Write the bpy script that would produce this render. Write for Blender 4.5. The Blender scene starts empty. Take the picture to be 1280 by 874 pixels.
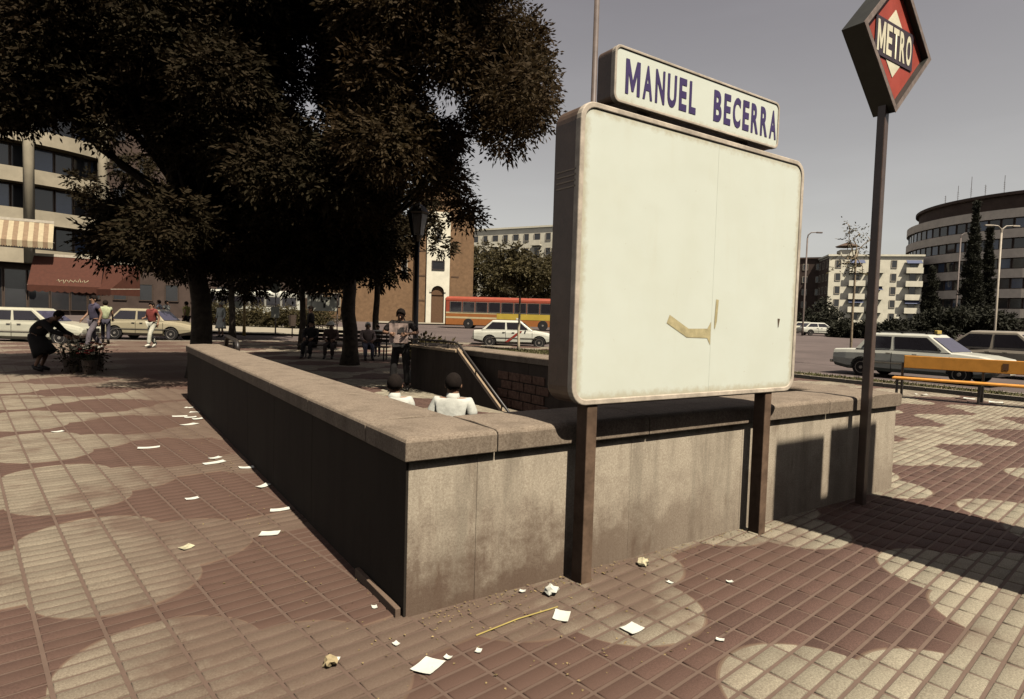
import bpy, bmesh, math, random
import numpy as np
from mathutils import Vector, Matrix
R = math.radians
random.seed(7)
S = bpy.context.scene
COL = S.collection

# ------------------------------------------------------------------ camera
CAM = Vector((-1.3535, -2.9469, 1.6))
CR = Vector((0.82990864, -0.55714968, 0.02891176))
CU = Vector((0.00423338, 0.05810999, 0.99830121))
CD = Vector((0.55788326, 0.8283764, -0.0505846))
FPX = 771.66
cd = bpy.data.cameras.new('camera')
cd.sensor_width = 36.0
cd.lens = 36.0 * FPX / 1280.0
cd.clip_start = 0.05
cd.clip_end = 3000
cam = bpy.data.objects.new('camera', cd)
cam.matrix_world = Matrix(((CR.x, CU.x, -CD.x, CAM.x), (CR.y, CU.y, -CD.y, CAM.y), (CR.z, CU.z, -CD.z, CAM.z), (0, 0, 0, 1)))
COL.objects.link(cam)
S.camera = cam

# ------------------------------------------------------------------ sky, sun, exposure
SUN_EL = R(59.0)
SUN_DIR = Vector((0.045, -1.0, 0)).normalized() * math.cos(SUN_EL) + Vector((0, 0, math.sin(SUN_EL)))   # towards the sun
w = bpy.data.worlds.new('World'); S.world = w; w.use_nodes = True
nt = w.node_tree; nt.nodes.clear()
wo = nt.nodes.new('ShaderNodeOutputWorld'); bg = nt.nodes.new('ShaderNodeBackground')
sky = nt.nodes.new('ShaderNodeTexSky'); sky.sky_type = 'NISHITA'; sky.sun_disc = False
sky.sun_elevation = SUN_EL
sky.sun_rotation = math.atan2(SUN_DIR.x, SUN_DIR.y)
sky.air_density = 1.0; sky.dust_density = 1.0; sky.ozone_density = 1.0
hs = nt.nodes.new('ShaderNodeHueSaturation'); hs.inputs['Saturation'].default_value = 0.16
mx = nt.nodes.new('ShaderNodeMix'); mx.data_type = 'RGBA'; mx.blend_type = 'MULTIPLY'; mx.inputs[0].default_value = 1.0
mx.inputs[7].default_value = (1.0, 0.955, 0.885, 1)
tcw = nt.nodes.new('ShaderNodeTexCoord'); sxw = nt.nodes.new('ShaderNodeSeparateXYZ'); nt.links.new(tcw.outputs['Generated'], sxw.inputs[0])
mrw = nt.nodes.new('ShaderNodeMapRange'); mrw.inputs['From Min'].default_value = 0.0; mrw.inputs['From Max'].default_value = 0.55; nt.links.new(sxw.outputs[2], mrw.inputs['Value'])
tnt = nt.nodes.new('ShaderNodeMix'); tnt.data_type = 'RGBA'; nt.links.new(mrw.outputs[0], tnt.inputs[0])
tnt.inputs[6].default_value = (1.20, 1.165, 1.06, 1); tnt.inputs[7].default_value = (0.83, 0.755, 0.78, 1)
mpw = nt.nodes.new('ShaderNodeMapping'); mpw.inputs['Scale'].default_value = (2.5, 2.5, 11.0); nt.links.new(tcw.outputs['Generated'], mpw.inputs['Vector'])
nsw = nt.nodes.new('ShaderNodeTexNoise'); nsw.inputs['Scale'].default_value = 1.6; nsw.inputs['Detail'].default_value = 6; nt.links.new(mpw.outputs[0], nsw.inputs['Vector'])
clw = nt.nodes.new('ShaderNodeMapRange'); clw.inputs['From Min'].default_value = 0.5; clw.inputs['From Max'].default_value = 0.8; clw.inputs['To Min'].default_value = 1.0; clw.inputs['To Max'].default_value = 1.06; nt.links.new(nsw.outputs['Fac'], clw.inputs['Value'])
cmw = nt.nodes.new('ShaderNodeMix'); cmw.data_type = 'RGBA'; cmw.blend_type = 'MULTIPLY'; cmw.inputs[0].default_value = 1.0
nt.links.new(tnt.outputs[2], cmw.inputs[6]); nt.links.new(clw.outputs[0], cmw.inputs[7]); nt.links.new(cmw.outputs[2], mx.inputs[7])
nt.links.new(sky.outputs[0], hs.inputs['Color']); nt.links.new(hs.outputs[0], mx.inputs[6])
nt.links.new(mx.outputs[2], bg.inputs[0]); nt.links.new(bg.outputs[0], wo.inputs[0])
bg.inputs[1].default_value = 0.062
sd = bpy.data.lights.new('sun', 'SUN'); sd.energy = 5.0; sd.angle = R(0.5); sd.color = (1.0, 0.915, 0.785)
so = bpy.data.objects.new('sun', sd); COL.objects.link(so)
so.rotation_euler = SUN_DIR.to_track_quat('Z', 'Y').to_euler(); so.location = (0, -20, 40)
S.view_settings.view_transform = 'Standard'; S.view_settings.look = 'None'
S.view_settings.gamma = 1.0; S.view_settings.use_curve_mapping = False
S.view_settings.exposure = 0.6
S.cycles.diffuse_bounces = 0        # hard slide-film contrast: sun and sky only

# ------------------------------------------------------------------ placing helpers
def gz(x, y):
    r = math.hypot(x, y)
    t = (r - 11.0) / 2.0
    sp = 2.0 * (math.log1p(math.exp(t)) if t < 30 else t)
    return 0.0135 * min(sp, 90.0)
def W(px, D):                       # plan position of an image column at a given distance
    v = CD + CR * ((px - 640) / FPX)
    return CAM.x + D * v.x, CAM.y + D * v.y
def P3(px, py, D):
    v = CD + CR * ((px - 640) / FPX) - CU * ((py - 437) / FPX)
    return CAM + v * D
def G(px, py):                      # point of the flat near pavement
    v = CD + CR * ((px - 640) / FPX) - CU * ((py - 437) / FPX)
    t = -CAM.z / v.z
    return CAM.x + t * v.x, CAM.y + t * v.y
YAW = math.atan2(CD.y, CD.x)
def facing(deg):                    # 0 = away from the camera, 90 = to image left, 180 = to the camera; for things whose front is +Y
    return YAW - math.pi / 2 + R(deg)

# ------------------------------------------------------------------ materials
MATS = {}
def mat(name, col, rough=0.8, var=0.15, scale=6.0, bump=0.0, bscale=40.0, metal=0.0, col2=None, spec=0.3, stain=0.0, trans=0.0, obj=True, coat=0.0):
    if name in MATS: return MATS[name]
    m = bpy.data.materials.new(name); m.use_nodes = True
    n = m.node_tree.nodes; l = m.node_tree.links
    b = n['Principled BSDF']
    b.inputs['Roughness'].default_value = rough; b.inputs['Metallic'].default_value = metal
    b.inputs['Specular IOR Level'].default_value = spec
    b.inputs['Coat Weight'].default_value = coat
    tc = n.new('ShaderNodeTexCoord')
    geo = n.new('ShaderNodeNewGeometry')
    src = tc.outputs['Object'] if obj else geo.outputs['Position']
    no = n.new('ShaderNodeTexNoise'); no.inputs['Scale'].default_value = scale; no.inputs['Detail'].default_value = 6; no.inputs['Roughness'].default_value = 0.65
    l.new(src, no.inputs['Vector'])
    cr = n.new('ShaderNodeValToRGB')
    c2 = col2 if col2 else tuple(c * (1 - var * 1.6) for c in col)
    c1 = tuple(min(1, c * (1 + var * 0.5)) for c in col)
    cr.color_ramp.elements[0].position = 0.3; cr.color_ramp.elements[1].position = 0.7
    cr.color_ramp.elements[0].color = (*c2, 1); cr.color_ramp.elements[1].color = (*c1, 1)
    l.new(no.outputs['Fac'], cr.inputs['Fac'])
    out = cr.outputs[0]
    if stain > 0:
        n2 = n.new('ShaderNodeTexNoise'); n2.inputs['Scale'].default_value = scale * 0.22; n2.inputs['Detail'].default_value = 4
        l.new(src, n2.inputs['Vector'])
        r2 = n.new('ShaderNodeValToRGB'); r2.color_ramp.elements[0].position = 0.45; r2.color_ramp.elements[1].position = 0.68
        l.new(n2.outputs['Fac'], r2.inputs['Fac'])
        mu = n.new('ShaderNodeMath'); mu.operation = 'MULTIPLY'; mu.inputs[1].default_value = stain; l.new(r2.outputs[0], mu.inputs[0])
        mm = n.new('ShaderNodeMix'); mm.data_type = 'RGBA'; l.new(mu.outputs[0], mm.inputs[0]); l.new(out, mm.inputs[6])
        mm.inputs[7].default_value = (*[c * 0.45 for c in col], 1); out = mm.outputs[2]
    l.new(out, b.inputs['Base Color'])
    if bump > 0:
        nb = n.new('ShaderNodeTexNoise'); nb.inputs['Scale'].default_value = bscale; nb.inputs['Detail'].default_value = 5
        l.new(src, nb.inputs['Vector'])
        bp = n.new('ShaderNodeBump'); bp.inputs['Strength'].default_value = bump; bp.inputs['Distance'].default_value = 0.01
        l.new(nb.outputs['Fac'], bp.inputs['Height']); l.new(bp.outputs[0], b.inputs['Normal'])
    if trans > 0:
        b.inputs['Transmission Weight'].default_value = 0
        t = n.new('ShaderNodeBsdfTranslucent'); l.new(out, t.inputs['Color'])
        ms = n.new('ShaderNodeMixShader'); ms.inputs[0].default_value = trans
        l.new(b.outputs[0], ms.inputs[1]); l.new(t.outputs[0], ms.inputs[2])
        l.new(ms.outputs[0], n['Material Output'].inputs['Surface'])
    MATS[name] = m
    return m

class NM:        # tiny node-math helper
    def __init__(s, m): s.n = m.node_tree.nodes; s.l = m.node_tree.links
    def op(s, o, a, b=None, c=None):
        q = s.n.new('ShaderNodeMath'); q.operation = o
        for i, v in enumerate((a, b, c)):
            if v is None: continue
            if isinstance(v, (int, float)): q.inputs[i].default_value = v
            else: s.l.new(v, q.inputs[i])
        return q.outputs[0]
    def mix(s, f, a, b):
        q = s.n.new('ShaderNodeMix'); q.data_type = 'RGBA'
        if isinstance(f, (int, float)): q.inputs[0].default_value = f
        else: s.l.new(f, q.inputs[0])
        for i, v in ((6, a), (7, b)):
            if isinstance(v, tuple): q.inputs[i].default_value = (*v, 1)
            else: s.l.new(v, q.inputs[i])
        return q.outputs[2]
    def noise(s, vec, sc, det=5, rough=0.6):
        q = s.n.new('ShaderNodeTexNoise'); q.inputs['Scale'].default_value = sc; q.inputs['Detail'].default_value = det; q.inputs['Roughness'].default_value = rough
        s.l.new(vec, q.inputs['Vector']); return q.outputs['Fac']
    def smooth(s, v, a, b):
        q = s.n.new('ShaderNodeMapRange'); q.interpolation_type = 'SMOOTHSTEP'
        q.inputs['From Min'].default_value = a; q.inputs['From Max'].default_value = b
        s.l.new(v, q.inputs['Value']); return q.outputs[0]

GA = R(8.0)                          # the paving grid is turned 8 degrees against the parapet
PX, PY = 0.25, 0.101                 # brick pitch
OX, OY = 0.012, 0.03                 # grid phase
JX, JY = 0.019, 0.019                # joint widths
def paving_material(joints):
    m = bpy.data.materials.new('paving_sheet' if joints else 'paving_brick'); m.use_nodes = True
    k = NM(m); n = k.n; b = n['Principled BSDF']
    geo = n.new('ShaderNodeNewGeometry'); pos = geo.outputs['Position']
    sx = n.new('ShaderNodeSeparateXYZ'); k.l.new(pos, sx.inputs[0])
    c, s_ = math.cos(GA), math.sin(GA)
    e1 = k.op('ADD', k.op('MULTIPLY', sx.outputs[0], c), k.op('MULTIPLY', sx.outputs[1], s_))
    e2 = k.op('ADD', k.op('MULTIPLY', sx.outputs[0], -s_), k.op('MULTIPLY', sx.outputs[1], c))
    x = k.op('ABSOLUTE', k.op('WRAP', k.op('ADD', e1, 1.07), 1.05, -1.05))
    v = k.op('ABSOLUTE', k.op('WRAP', k.op('SUBTRACT', e2, 0.85), 1.02, -1.02))
    d1 = k.op('SUBTRACT', 0.53, k.op('SQRT', k.op('MAXIMUM', k.op('SUBTRACT', 0.1849, k.op('MULTIPLY', x, x)), 0.0)))
    xm = k.op('SUBTRACT', x, 0.45)
    d2 = k.op('SUBTRACT', 0.95, k.op('SQRT', k.op('MAXIMUM', k.op('SUBTRACT', 0.1849, k.op('MULTIPLY', xm, xm)), 0.0)))
    d2 = k.op('MINIMUM', d2, 0.80)
    sel = k.op('GREATER_THAN', x, 0.43)
    h = k.op('ADD', k.op('MULTIPLY', d2, sel), k.op('MULTIPLY', d1, k.op('SUBTRACT', 1.0, sel)))
    red = k.op('LESS_THAN', v, h)
    edge = k.op('LESS_THAN', k.op('ABSOLUTE', k.op('SUBTRACT', v, h)), 0.010)
    # a per-brick tone
    fl1 = k.op('FLOOR', k.op('DIVIDE', k.op('SUBTRACT', e1, OX), PX)); fl2 = k.op('FLOOR', k.op('DIVIDE', k.op('SUBTRACT', e2, OY), PY))
    cb = n.new('ShaderNodeCombineXYZ'); k.l.new(fl1, cb.inputs[0]); k.l.new(fl2, cb.inputs[1])
    wn = n.new('ShaderNodeTexWhiteNoise'); wn.noise_dimensions = '2D'; k.l.new(cb.outputs[0], wn.inputs['Vector'])
    fine = k.smooth(k.noise(pos, 110, 8, 0.8), 0.34, 0.66); big = k.noise(pos, 1.1, 5, 0.6); mid = k.noise(pos, 7, 5, 0.6)
    lt = k.mix(fine, (0.165, 0.140, 0.098), (0.345, 0.306, 0.222))
    rd = k.mix(fine, (0.056, 0.031, 0.023), (0.122, 0.070, 0.053))
    colr = k.mix(red, lt, rd)
    tone = k.op('ADD', k.op('ADD', 0.72, k.op('MULTIPLY', wn.outputs['Value'], 0.34)), k.op('MULTIPLY', mid, 0.20))
    hsv = n.new('ShaderNodeHueSaturation'); k.l.new(colr, hsv.inputs['Color']); k.l.new(tone, hsv.inputs['Value'])
    # trodden dirt: large soft patches, heavier close to the foot of the parapet and all along its left side
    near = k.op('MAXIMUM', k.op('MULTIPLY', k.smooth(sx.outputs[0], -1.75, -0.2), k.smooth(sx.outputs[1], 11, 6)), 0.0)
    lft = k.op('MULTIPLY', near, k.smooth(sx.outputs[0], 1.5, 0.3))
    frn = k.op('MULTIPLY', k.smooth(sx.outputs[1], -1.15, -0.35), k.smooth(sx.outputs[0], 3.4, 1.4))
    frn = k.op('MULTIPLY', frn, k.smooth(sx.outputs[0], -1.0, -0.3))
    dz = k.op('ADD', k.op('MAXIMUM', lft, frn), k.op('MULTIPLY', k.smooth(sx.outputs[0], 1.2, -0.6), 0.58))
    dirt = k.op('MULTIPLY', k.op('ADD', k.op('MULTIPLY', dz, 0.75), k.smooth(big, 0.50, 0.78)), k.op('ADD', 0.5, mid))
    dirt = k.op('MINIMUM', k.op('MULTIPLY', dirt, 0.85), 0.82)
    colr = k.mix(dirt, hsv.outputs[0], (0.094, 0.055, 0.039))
    jc = k.mix(mid, (0.105, 0.070, 0.052), (0.175, 0.120, 0.09))
    colr = k.mix(k.op('MULTIPLY', edge, 0.75), colr, (0.14, 0.09, 0.06))
    if joints:
        f1 = k.op('WRAP', k.op('SUBTRACT', e1, OX), PX, 0.0); f2 = k.op('WRAP', k.op('SUBTRACT', e2, OY), PY, 0.0)
        j = k.op('MAXIMUM', k.op('LESS_THAN', f1, JX), k.op('LESS_THAN', f2, JY))
        colr = k.mix(j, colr, k.mix(k.op('MULTIPLY', dirt, 0.45), jc, (0.085, 0.053, 0.038)))
    k.l.new(colr, b.inputs['Base Color'])
    b.inputs['Roughness'].default_value = 0.78; b.inputs['Specular IOR Level'].default_value = 0.28
    bp = n.new('ShaderNodeBump'); bp.inputs['Strength'].default_value = 0.35; bp.inputs['Distance'].default_value = 0.004
    k.l.new(fine, bp.inputs['Height']); k.l.new(bp.outputs[0], b.inputs['Normal'])
    return m

def concrete_material(name, c1, c2, streak, grime_h=0.0, cap=False):
    m = bpy.data.materials.new(name); m.use_nodes = True
    k = NM(m); n = k.n; b = n['Principled BSDF']
    geo = n.new('ShaderNodeNewGeometry'); pos = geo.outputs['Position']
    sx = n.new('ShaderNodeSeparateXYZ'); k.l.new(pos, sx.inputs[0])
    fine = k.noise(pos, 75, 8, 0.85); mid = k.noise(pos, 5, 6, 0.65)
    mp = n.new('ShaderNodeMapping'); mp.inputs['Scale'].default_value = (5.0, 5.0, 0.7); k.l.new(pos, mp.inputs['Vector'])
    st = k.noise(mp.outputs[0], 1.0, 6, 0.7)
    col = k.mix(k.smooth(fine, 0.32, 0.68), c2, c1)
    col = k.mix(k.op('MULTIPLY', k.smooth(st, 0.42, 0.70), streak), col, tuple(c * 0.42 for c in c2))
    col = k.mix(k.op('MULTIPLY', k.smooth(mid, 0.5, 0.75), 0.4), col, tuple(c * 0.6 for c in c2))
    if grime_h > 0:
        mp2 = n.new('ShaderNodeMapping'); mp2.inputs['Scale'].default_value = (9.0, 9.0, 2.6); mp2.inputs['Location'].default_value = (3.1, 0.4, 1.7); k.l.new(pos, mp2.inputs['Vector'])
        sp = k.noise(mp2.outputs[0], 1.0, 3, 0.5)
        col = k.mix(k.op('MULTIPLY', k.smooth(sp, 0.60, 0.78), 0.55), col, (0.13, 0.085, 0.055))
        blo = k.noise(pos, 3.2, 8, 0.72)
        up = k.op('ADD', k.op('ADD', sx.outputs[2], k.op('MULTIPLY', k.op('SUBTRACT', st, 0.5), 0.9)), k.op('MULTIPLY', k.op('SUBTRACT', blo, 0.5), 1.3))
        gr = k.op('MULTIPLY', k.smooth(up, grime_h, 0.03), k.op('ADD', 0.45, k.op('MULTIPLY', k.smooth(sx.outputs[0], 3.0, 0.6), 0.55)))
        col = k.mix(k.op('MULTIPLY', gr, 0.86), col, (0.095, 0.056, 0.037))
    k.l.new(col, b.inputs['Base Color'])
    b.inputs['Roughness'].default_value = 0.88; b.inputs['Specular IOR Level'].default_value = 0.2
    bp = n.new('ShaderNodeBump'); bp.inputs['Strength'].default_value = 0.5; bp.inputs['Distance'].default_value = 0.004
    k.l.new(fine, bp.inputs['Height']); k.l.new(bp.outputs[0], b.inputs['Normal'])
    MATS[name] = m
    return m

def glass_mat(name, col, rough=0.08):
    if name in MATS: return MATS[name]
    m = mat(name, col, rough=rough, var=0.1, scale=1.5, spec=0.7)
    return m

# ------------------------------------------------------------------ mesh helpers
class MB:
    def __init__(s): s.v = []; s.f = []
    def add(s, vs, fs):
        o = len(s.v); s.v += [tuple(v) for v in vs]; s.f += [tuple(i + o for i in f) for f in fs]; return s
    def box(s, c, d, rz=0.0, M=None):
        x, y, z = d[0] / 2, d[1] / 2, d[2] / 2
        vs = [Vector((a * x, b_ * y, e * z)) for a in (-1, 1) for b_ in (-1, 1) for e in (-1, 1)]
        if M is None: M = Matrix.Rotation(rz, 3, 'Z')
        vs = [M @ v + Vector(c) for v in vs]
        return s.add(vs, [(0, 1, 3, 2), (4, 6, 7, 5), (0, 4, 5, 1), (2, 3, 7, 6), (0, 2, 6, 4), (1, 5, 7, 3)])
    def bb(s, lo, hi):
        return s.box([(a + b_) / 2 for a, b_ in zip(lo, hi)], [b_ - a for a, b_ in zip(lo, hi)])
    def tube(s, pts, rad, n=8, caps=True):
        pts = [Vector(p) for p in pts]
        if not isinstance(rad, (list, tuple)): rad = [rad] * len(pts)
        rings = []; prev = None
        for i, p in enumerate(pts):
            t = (pts[min(i + 1, len(pts) - 1)] - pts[max(i - 1, 0)]).normalized()
            if prev is None:
                a = Vector((0, 0, 1)) if abs(t.z) < 0.9 else Vector((1, 0, 0))
                u = t.cross(a).normalized()
            else:
                u = (prev - t * prev.dot(t)).normalized()
            prev = u; v = t.cross(u)
            rings.append([p + (u * math.cos(2 * math.pi * k / n) + v * math.sin(2 * math.pi * k / n)) * rad[i] for k in range(n)])
        vs = [v for r_ in rings for v in r_]; fs = []
        for i in range(len(rings) - 1):
            for k in range(n):
                a = i * n + k; b_ = i * n + (k + 1) % n
                fs.append((a, b_, b_ + n, a + n))
        if caps:
            fs.append(tuple(range(n - 1, -1, -1))); fs.append(tuple(range((len(rings) - 1) * n, len(rings) * n)))
        return s.add(vs, fs)
    def prism(s, poly, h0, h1, fn):      # poly 2D, fn(a,b,h)->3D
        n = len(poly)
        vs = [fn(a, b_, h0) for a, b_ in poly] + [fn(a, b_, h1) for a, b_ in poly]
        fs = [tuple(range(n - 1, -1, -1)), tuple(range(n, 2 * n))] + [(i, (i + 1) % n, (i + 1) % n + n, i + n) for i in range(n)]
        return s.add(vs, fs)
    def loft(s, rings, closed=True, caps=True):
        n = len(rings[0]); vs = [v for r_ in rings for v in r_]; fs = []
        for i in range(len(rings) - 1):
            for k in range(n if closed else n - 1):
                a = i * n + k; b_ = i * n + (k + 1) % n
                fs.append((a, b_, b_ + n, a + n))
        if caps: fs.append(tuple(range(n - 1, -1, -1))); fs.append(tuple(range((len(rings) - 1) * n, len(rings) * n)))
        return s.add(vs, fs)
    def lathe(s, prof, n=16, M=None, c=(0, 0, 0)):   # prof (r,z) about Z
        rings = []
        for r_, z in prof:
            ring = [Vector((r_ * math.cos(2 * math.pi * k / n), r_ * math.sin(2 * math.pi * k / n), z)) for k in range(n)]
            if M is not None: ring = [M @ v for v in ring]
            rings.append([v + Vector(c) for v in ring])
        return s.loft(rings)
    def sphere(s, c, r, n=10, m=7):
        if not isinstance(r, (tuple, list)): r = (r, r, r)
        prof = [(max(0.001, math.sin(math.pi * i / m)), -math.cos(math.pi * i / m)) for i in range(m + 1)]
        return s.lathe(prof, n, Matrix.Diagonal(r), c)
    def mesh(s, name):
        me = bpy.data.meshes.new(name); me.from_pydata(s.v, [], s.f); me.update(); return me
    def fix(s, me):
        bm = bmesh.new(); bm.from_mesh(me); bmesh.ops.recalc_face_normals(bm, faces=bm.faces); bm.to_mesh(me); bm.free()
    def build(s, name, m, parent=None, smooth=False, bevel=0.0, fix=True, seg=2):
        me = s.mesh(name)
        if fix or bevel: s.fix(me)
        o = link(name, me, m, parent)
        if smooth:
            for p in me.polygons: p.use_smooth = True
        if bevel:
            b = o.modifiers.new('Bevel', 'BEVEL'); b.width = bevel; b.segments = seg; b.limit_method = 'ANGLE'; b.angle_limit = R(40)
        return o
def link(name, data, m=None, parent=None):
    o = bpy.data.objects.new(name, data); COL.objects.link(o)
    if m is not None and data is not None:
        for q in (m if isinstance(m, list) else [m]): data.materials.append(q)
    if parent: o.parent = parent
    return o
def thing(name, label, cat, loc=(0, 0, 0), rz=0.0, group=None):
    o = bpy.data.objects.new(name, None); COL.objects.link(o); o.empty_display_size = 0.1
    o.location = loc; o.rotation_euler = (0, 0, rz)
    return tag(o, label, cat, group)
def tag(o, label, cat, group=None):
    o['label'] = label; o['category'] = cat
    if group: o['group'] = group
    return o
def struct(o): o['kind'] = 'structure'; return o
def stuff(o): o['kind'] = 'stuff'; return o
def bake(o):      # replace the mesh of o by its modified mesh
    dg = bpy.context.evaluated_depsgraph_get(); me = bpy.data.meshes.new_from_object(o.evaluated_get(dg))
    o.modifiers.clear(); o.data = me; return o
def np_mesh(name, V, F):
    me = bpy.data.meshes.new(name); nv = len(V); nf, k = F.shape
    me.vertices.add(nv); me.vertices.foreach_set('co', V.astype(np.float32).ravel())
    me.loops.add(nf * k); me.loops.foreach_set('vertex_index', F.astype(np.int32).ravel())
    me.polygons.add(nf); me.polygons.foreach_set('loop_start', np.arange(0, nf * k, k, dtype=np.int32))
    me.update(calc_edges=True); me.validate(); return me

# ================================================================== SETTING: ground, road, plaza, kerb
asphalt = mat('asphalt', (0.115, 0.088, 0.078), 0.9, 0.18, 0.35, 0.3, 60, obj=False, stain=0.35)
pale_pave = mat('pale_pavement', (0.29, 0.255, 0.19), 0.9, 0.15, 1.2, 0.2, 30, obj=False)
kerb_m = mat('kerb_granite', (0.27, 0.23, 0.175), 0.85, 0.2, 9, 0.3, 60, obj=False)
pave_sheet = paving_material(True); pave_brick = paving_material(False)

def polar_sheet(rs, n, zoff):
    V = []; F = []
    for r_ in rs:
        for k in range(n):
            a = 2 * math.pi * k / n; x, y = r_ * math.cos(a), r_ * math.sin(a)
            V.append((x, y, gz(x, y) + zoff))
    for i in range(len(rs) - 1):
        for k in range(n): F.append((i * n + k, i * n + (k + 1) % n, (i + 1) * n + (k + 1) % n, (i + 1) * n + k))
    return V, F
V, F = polar_sheet([13, 15, 18, 22, 26, 30, 36, 45, 60, 80, 100, 140, 220, 400, 800, 1500], 96, -0.12)
me = bpy.data.meshes.new('road'); me.from_pydata(V, [], F); struct(link('road', me, asphalt))

HX0, HX1, HY0, HY1 = 0.30, 5.0, 0.30, 5.3       # the stair opening
BX0, BX1, BY0, BY1 = -70.0, 17.6, -60.0, 27.0     # the plaza
HC = (2.6, 2.8)
def ray_rect(a, x0, x1, y0, y1, rc=0.0):
    dx, dy = math.cos(a), math.sin(a); t = 1e9
    if dx > 1e-9: t = min(t, (x1 - HC[0]) / dx)
    if dx < -1e-9: t = min(t, (x0 - HC[0]) / dx)
    if dy > 1e-9: t = min(t, (y1 - HC[1]) / dy)
    if dy < -1e-9: t = min(t, (y0 - HC[1]) / dy)
    if rc > 0:      # rounded far right corner
        cx, cy = x1 - rc, y1 - rc
        px_, py_ = HC[0] + t * dx, HC[1] + t * dy
        if px_ > cx and py_ > cy:
            ox, oy = HC[0] - cx, HC[1] - cy
            B = ox * dx + oy * dy; Cc = ox * ox + oy * oy - rc * rc
            t = -B + math.sqrt(max(B * B - Cc, 0))
    return t
angs = sorted(set([2 * math.pi * k / 160 for k in range(160)] + [math.atan2(y - HC[1], x - HC[0]) % (2 * math.pi) for x in (HX0, HX1) for y in (HY0, HY1)] + [math.atan2(y - HC[1], x - HC[0]) % (2 * math.pi) for x in (BX0, BX1) for y in (BY0, BY1)]))
NA = len(angs); V = []; F = []; NR = 16; outer = []
for j in range(NR + 1):
    for a in angs:
        t0 = ray_rect(a, HX0, HX1, HY0, HY1); t1 = ray_rect(a, BX0, BX1, BY0, BY1, 8.0)
        t = t0 + (t1 - t0) * (j / NR) ** 1.8
        x, y = HC[0] + t * math.cos(a), HC[1] + t * math.sin(a)
        V.append((x, y, gz(x, y) - 0.005))
        if j == NR: outer.append((x, y))
for j in range(NR):
    for k in range(NA): F.append((j * NA + k, j * NA + (k + 1) % NA, (j + 1) * NA + (k + 1) % NA, (j + 1) * NA + k))
me = bpy.data.meshes.new('plaza_pavement'); me.from_pydata(V, [], F)
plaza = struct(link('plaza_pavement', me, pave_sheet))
# kerb stones round the plaza edge
def kerb_run(name, pts, wdt=0.16, step=1.0, h=0.012):
    st = struct(bpy.data.objects.new(name, None)); COL.objects.link(st)
    acc = []; 
    for (x0, y0), (x1, y1) in zip(pts[:-1], pts[1:]):
        L = math.hypot(x1 - x0, y1 - y0); n = max(1, int(round(L / step)))
        for i in range(n):
            t = (i + 0.5) / n; x, y = x0 + (x1 - x0) * t, y0 + (y1 - y0) * t
            acc.append((x, y, math.atan2(y1 - y0, x1 - x0), L / n - 0.012))
    return st, acc
oc = [q for q in outer if q[0] > 6 or q[1] > 20]
run = [q for q in outer if (q[0] > 17.0 and q[1] > -8) or (q[1] > 18 and q[0] > -20)]
run = sorted(run, key=lambda q: math.atan2(q[1] - HC[1], q[0] - HC[0]))
kst, kacc = kerb_run('plaza_kerb', run)
kb_me = {}
for x, y, a, L in kacc:
    key = round(L, 2)
    if key not in kb_me:
        me = MB().bb((-key / 2, -0.08, -0.16), (key / 2, 0.08, 0.02)).mesh('kerb_stone'); me.materials.append(kerb_m); kb_me[key] = me
    o = link('kerb_stone', kb_me[key], None, kst); o.location = (x, y, gz(x, y)); o.rotation_euler = (0, 0, a)

# paving bricks: the 300 that show largest are objects, the rest one mesh
ca, sa = math.cos(GA), math.sin(GA)
bw, bh = PX - JX, PY - JY
ii, jj = np.meshgrid(np.arange(-40, 66), np.arange(-52, 130), indexing='ij')
u = (ii.ravel() * PX + OX + JX + bw / 2); v = (jj.ravel() * PY + OY + JY + bh / 2)
bx_ = u * ca - v * sa; by_ = u * sa + v * ca
keep = (bx_ > -6.5) & (bx_ < 14.0) & (by_ > -4.2) & (by_ < 11.5)
keep &= ~((bx_ > -0.10) & (bx_ < 5.42) & (by_ > -0.07) & (by_ < 5.42))
keep &= ~((bx_ > -0.10) & (bx_ < 0.62) & (by_ > 5.3) & (by_ < 9.5)) & ~((bx_ > 4.28) & (bx_ < 5.42) & (by_ > 5.3) & (by_ < 10.2))
keep &= np.hypot(bx_ - CAM.x, by_ - CAM.y) > 0.25
bx_, by_ = bx_[keep], by_[keep]
rel = np.stack([bx_ - CAM.x, by_ - CAM.y, np.full_like(bx_, -CAM.z)], 1)
dz = rel @ np.array(CD); sxp = 640 + FPX * (rel @ np.array(CR)) / dz; syp = 437 - FPX * (rel @ np.array(CU)) / dz
vis = (dz > 0.3) & (sxp > 10) & (sxp < 1275) & (syp < 870)
order = np.argsort(np.where(vis, dz, 1e6)); big = set(order[:300].tolist())
rng = np.random.default_rng(3)
ch = 0.004
base = np.array([(-bw / 2, -bh / 2, -0.012), (bw / 2, -bh / 2, -0.012), (bw / 2, bh / 2, -0.012), (-bw / 2, bh / 2, -0.012),
                 (-bw / 2, -bh / 2, -0.003), (bw / 2, -bh / 2, -0.003), (bw / 2, bh / 2, -0.003), (-bw / 2, bh / 2, -0.003),
                 (-bw / 2 + ch, -bh / 2 + ch, 0), (bw / 2 - ch, -bh / 2 + ch, 0), (bw / 2 - ch, bh / 2 - ch, 0), (-bw / 2 + ch, bh / 2 - ch, 0)])
bf = np.array([(8, 9, 10, 11)] + [(i, (i + 1) % 4, (i + 1) % 4 + 4, i + 4) for i in range(4)] + [(i + 4, (i + 1) % 4 + 4, (i + 1) % 4 + 8, i + 8) for i in range(4)])
brick_me = np_mesh('paving_brick', base, bf); brick_me.materials.append(pave_brick)
rotb = base.copy(); rotb[:, 0] = base[:, 0] * ca - base[:, 1] * sa; rotb[:, 1] = base[:, 0] * sa + base[:, 1] * ca
rest = np.array([i for i in range(len(bx_)) if i not in big])
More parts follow.
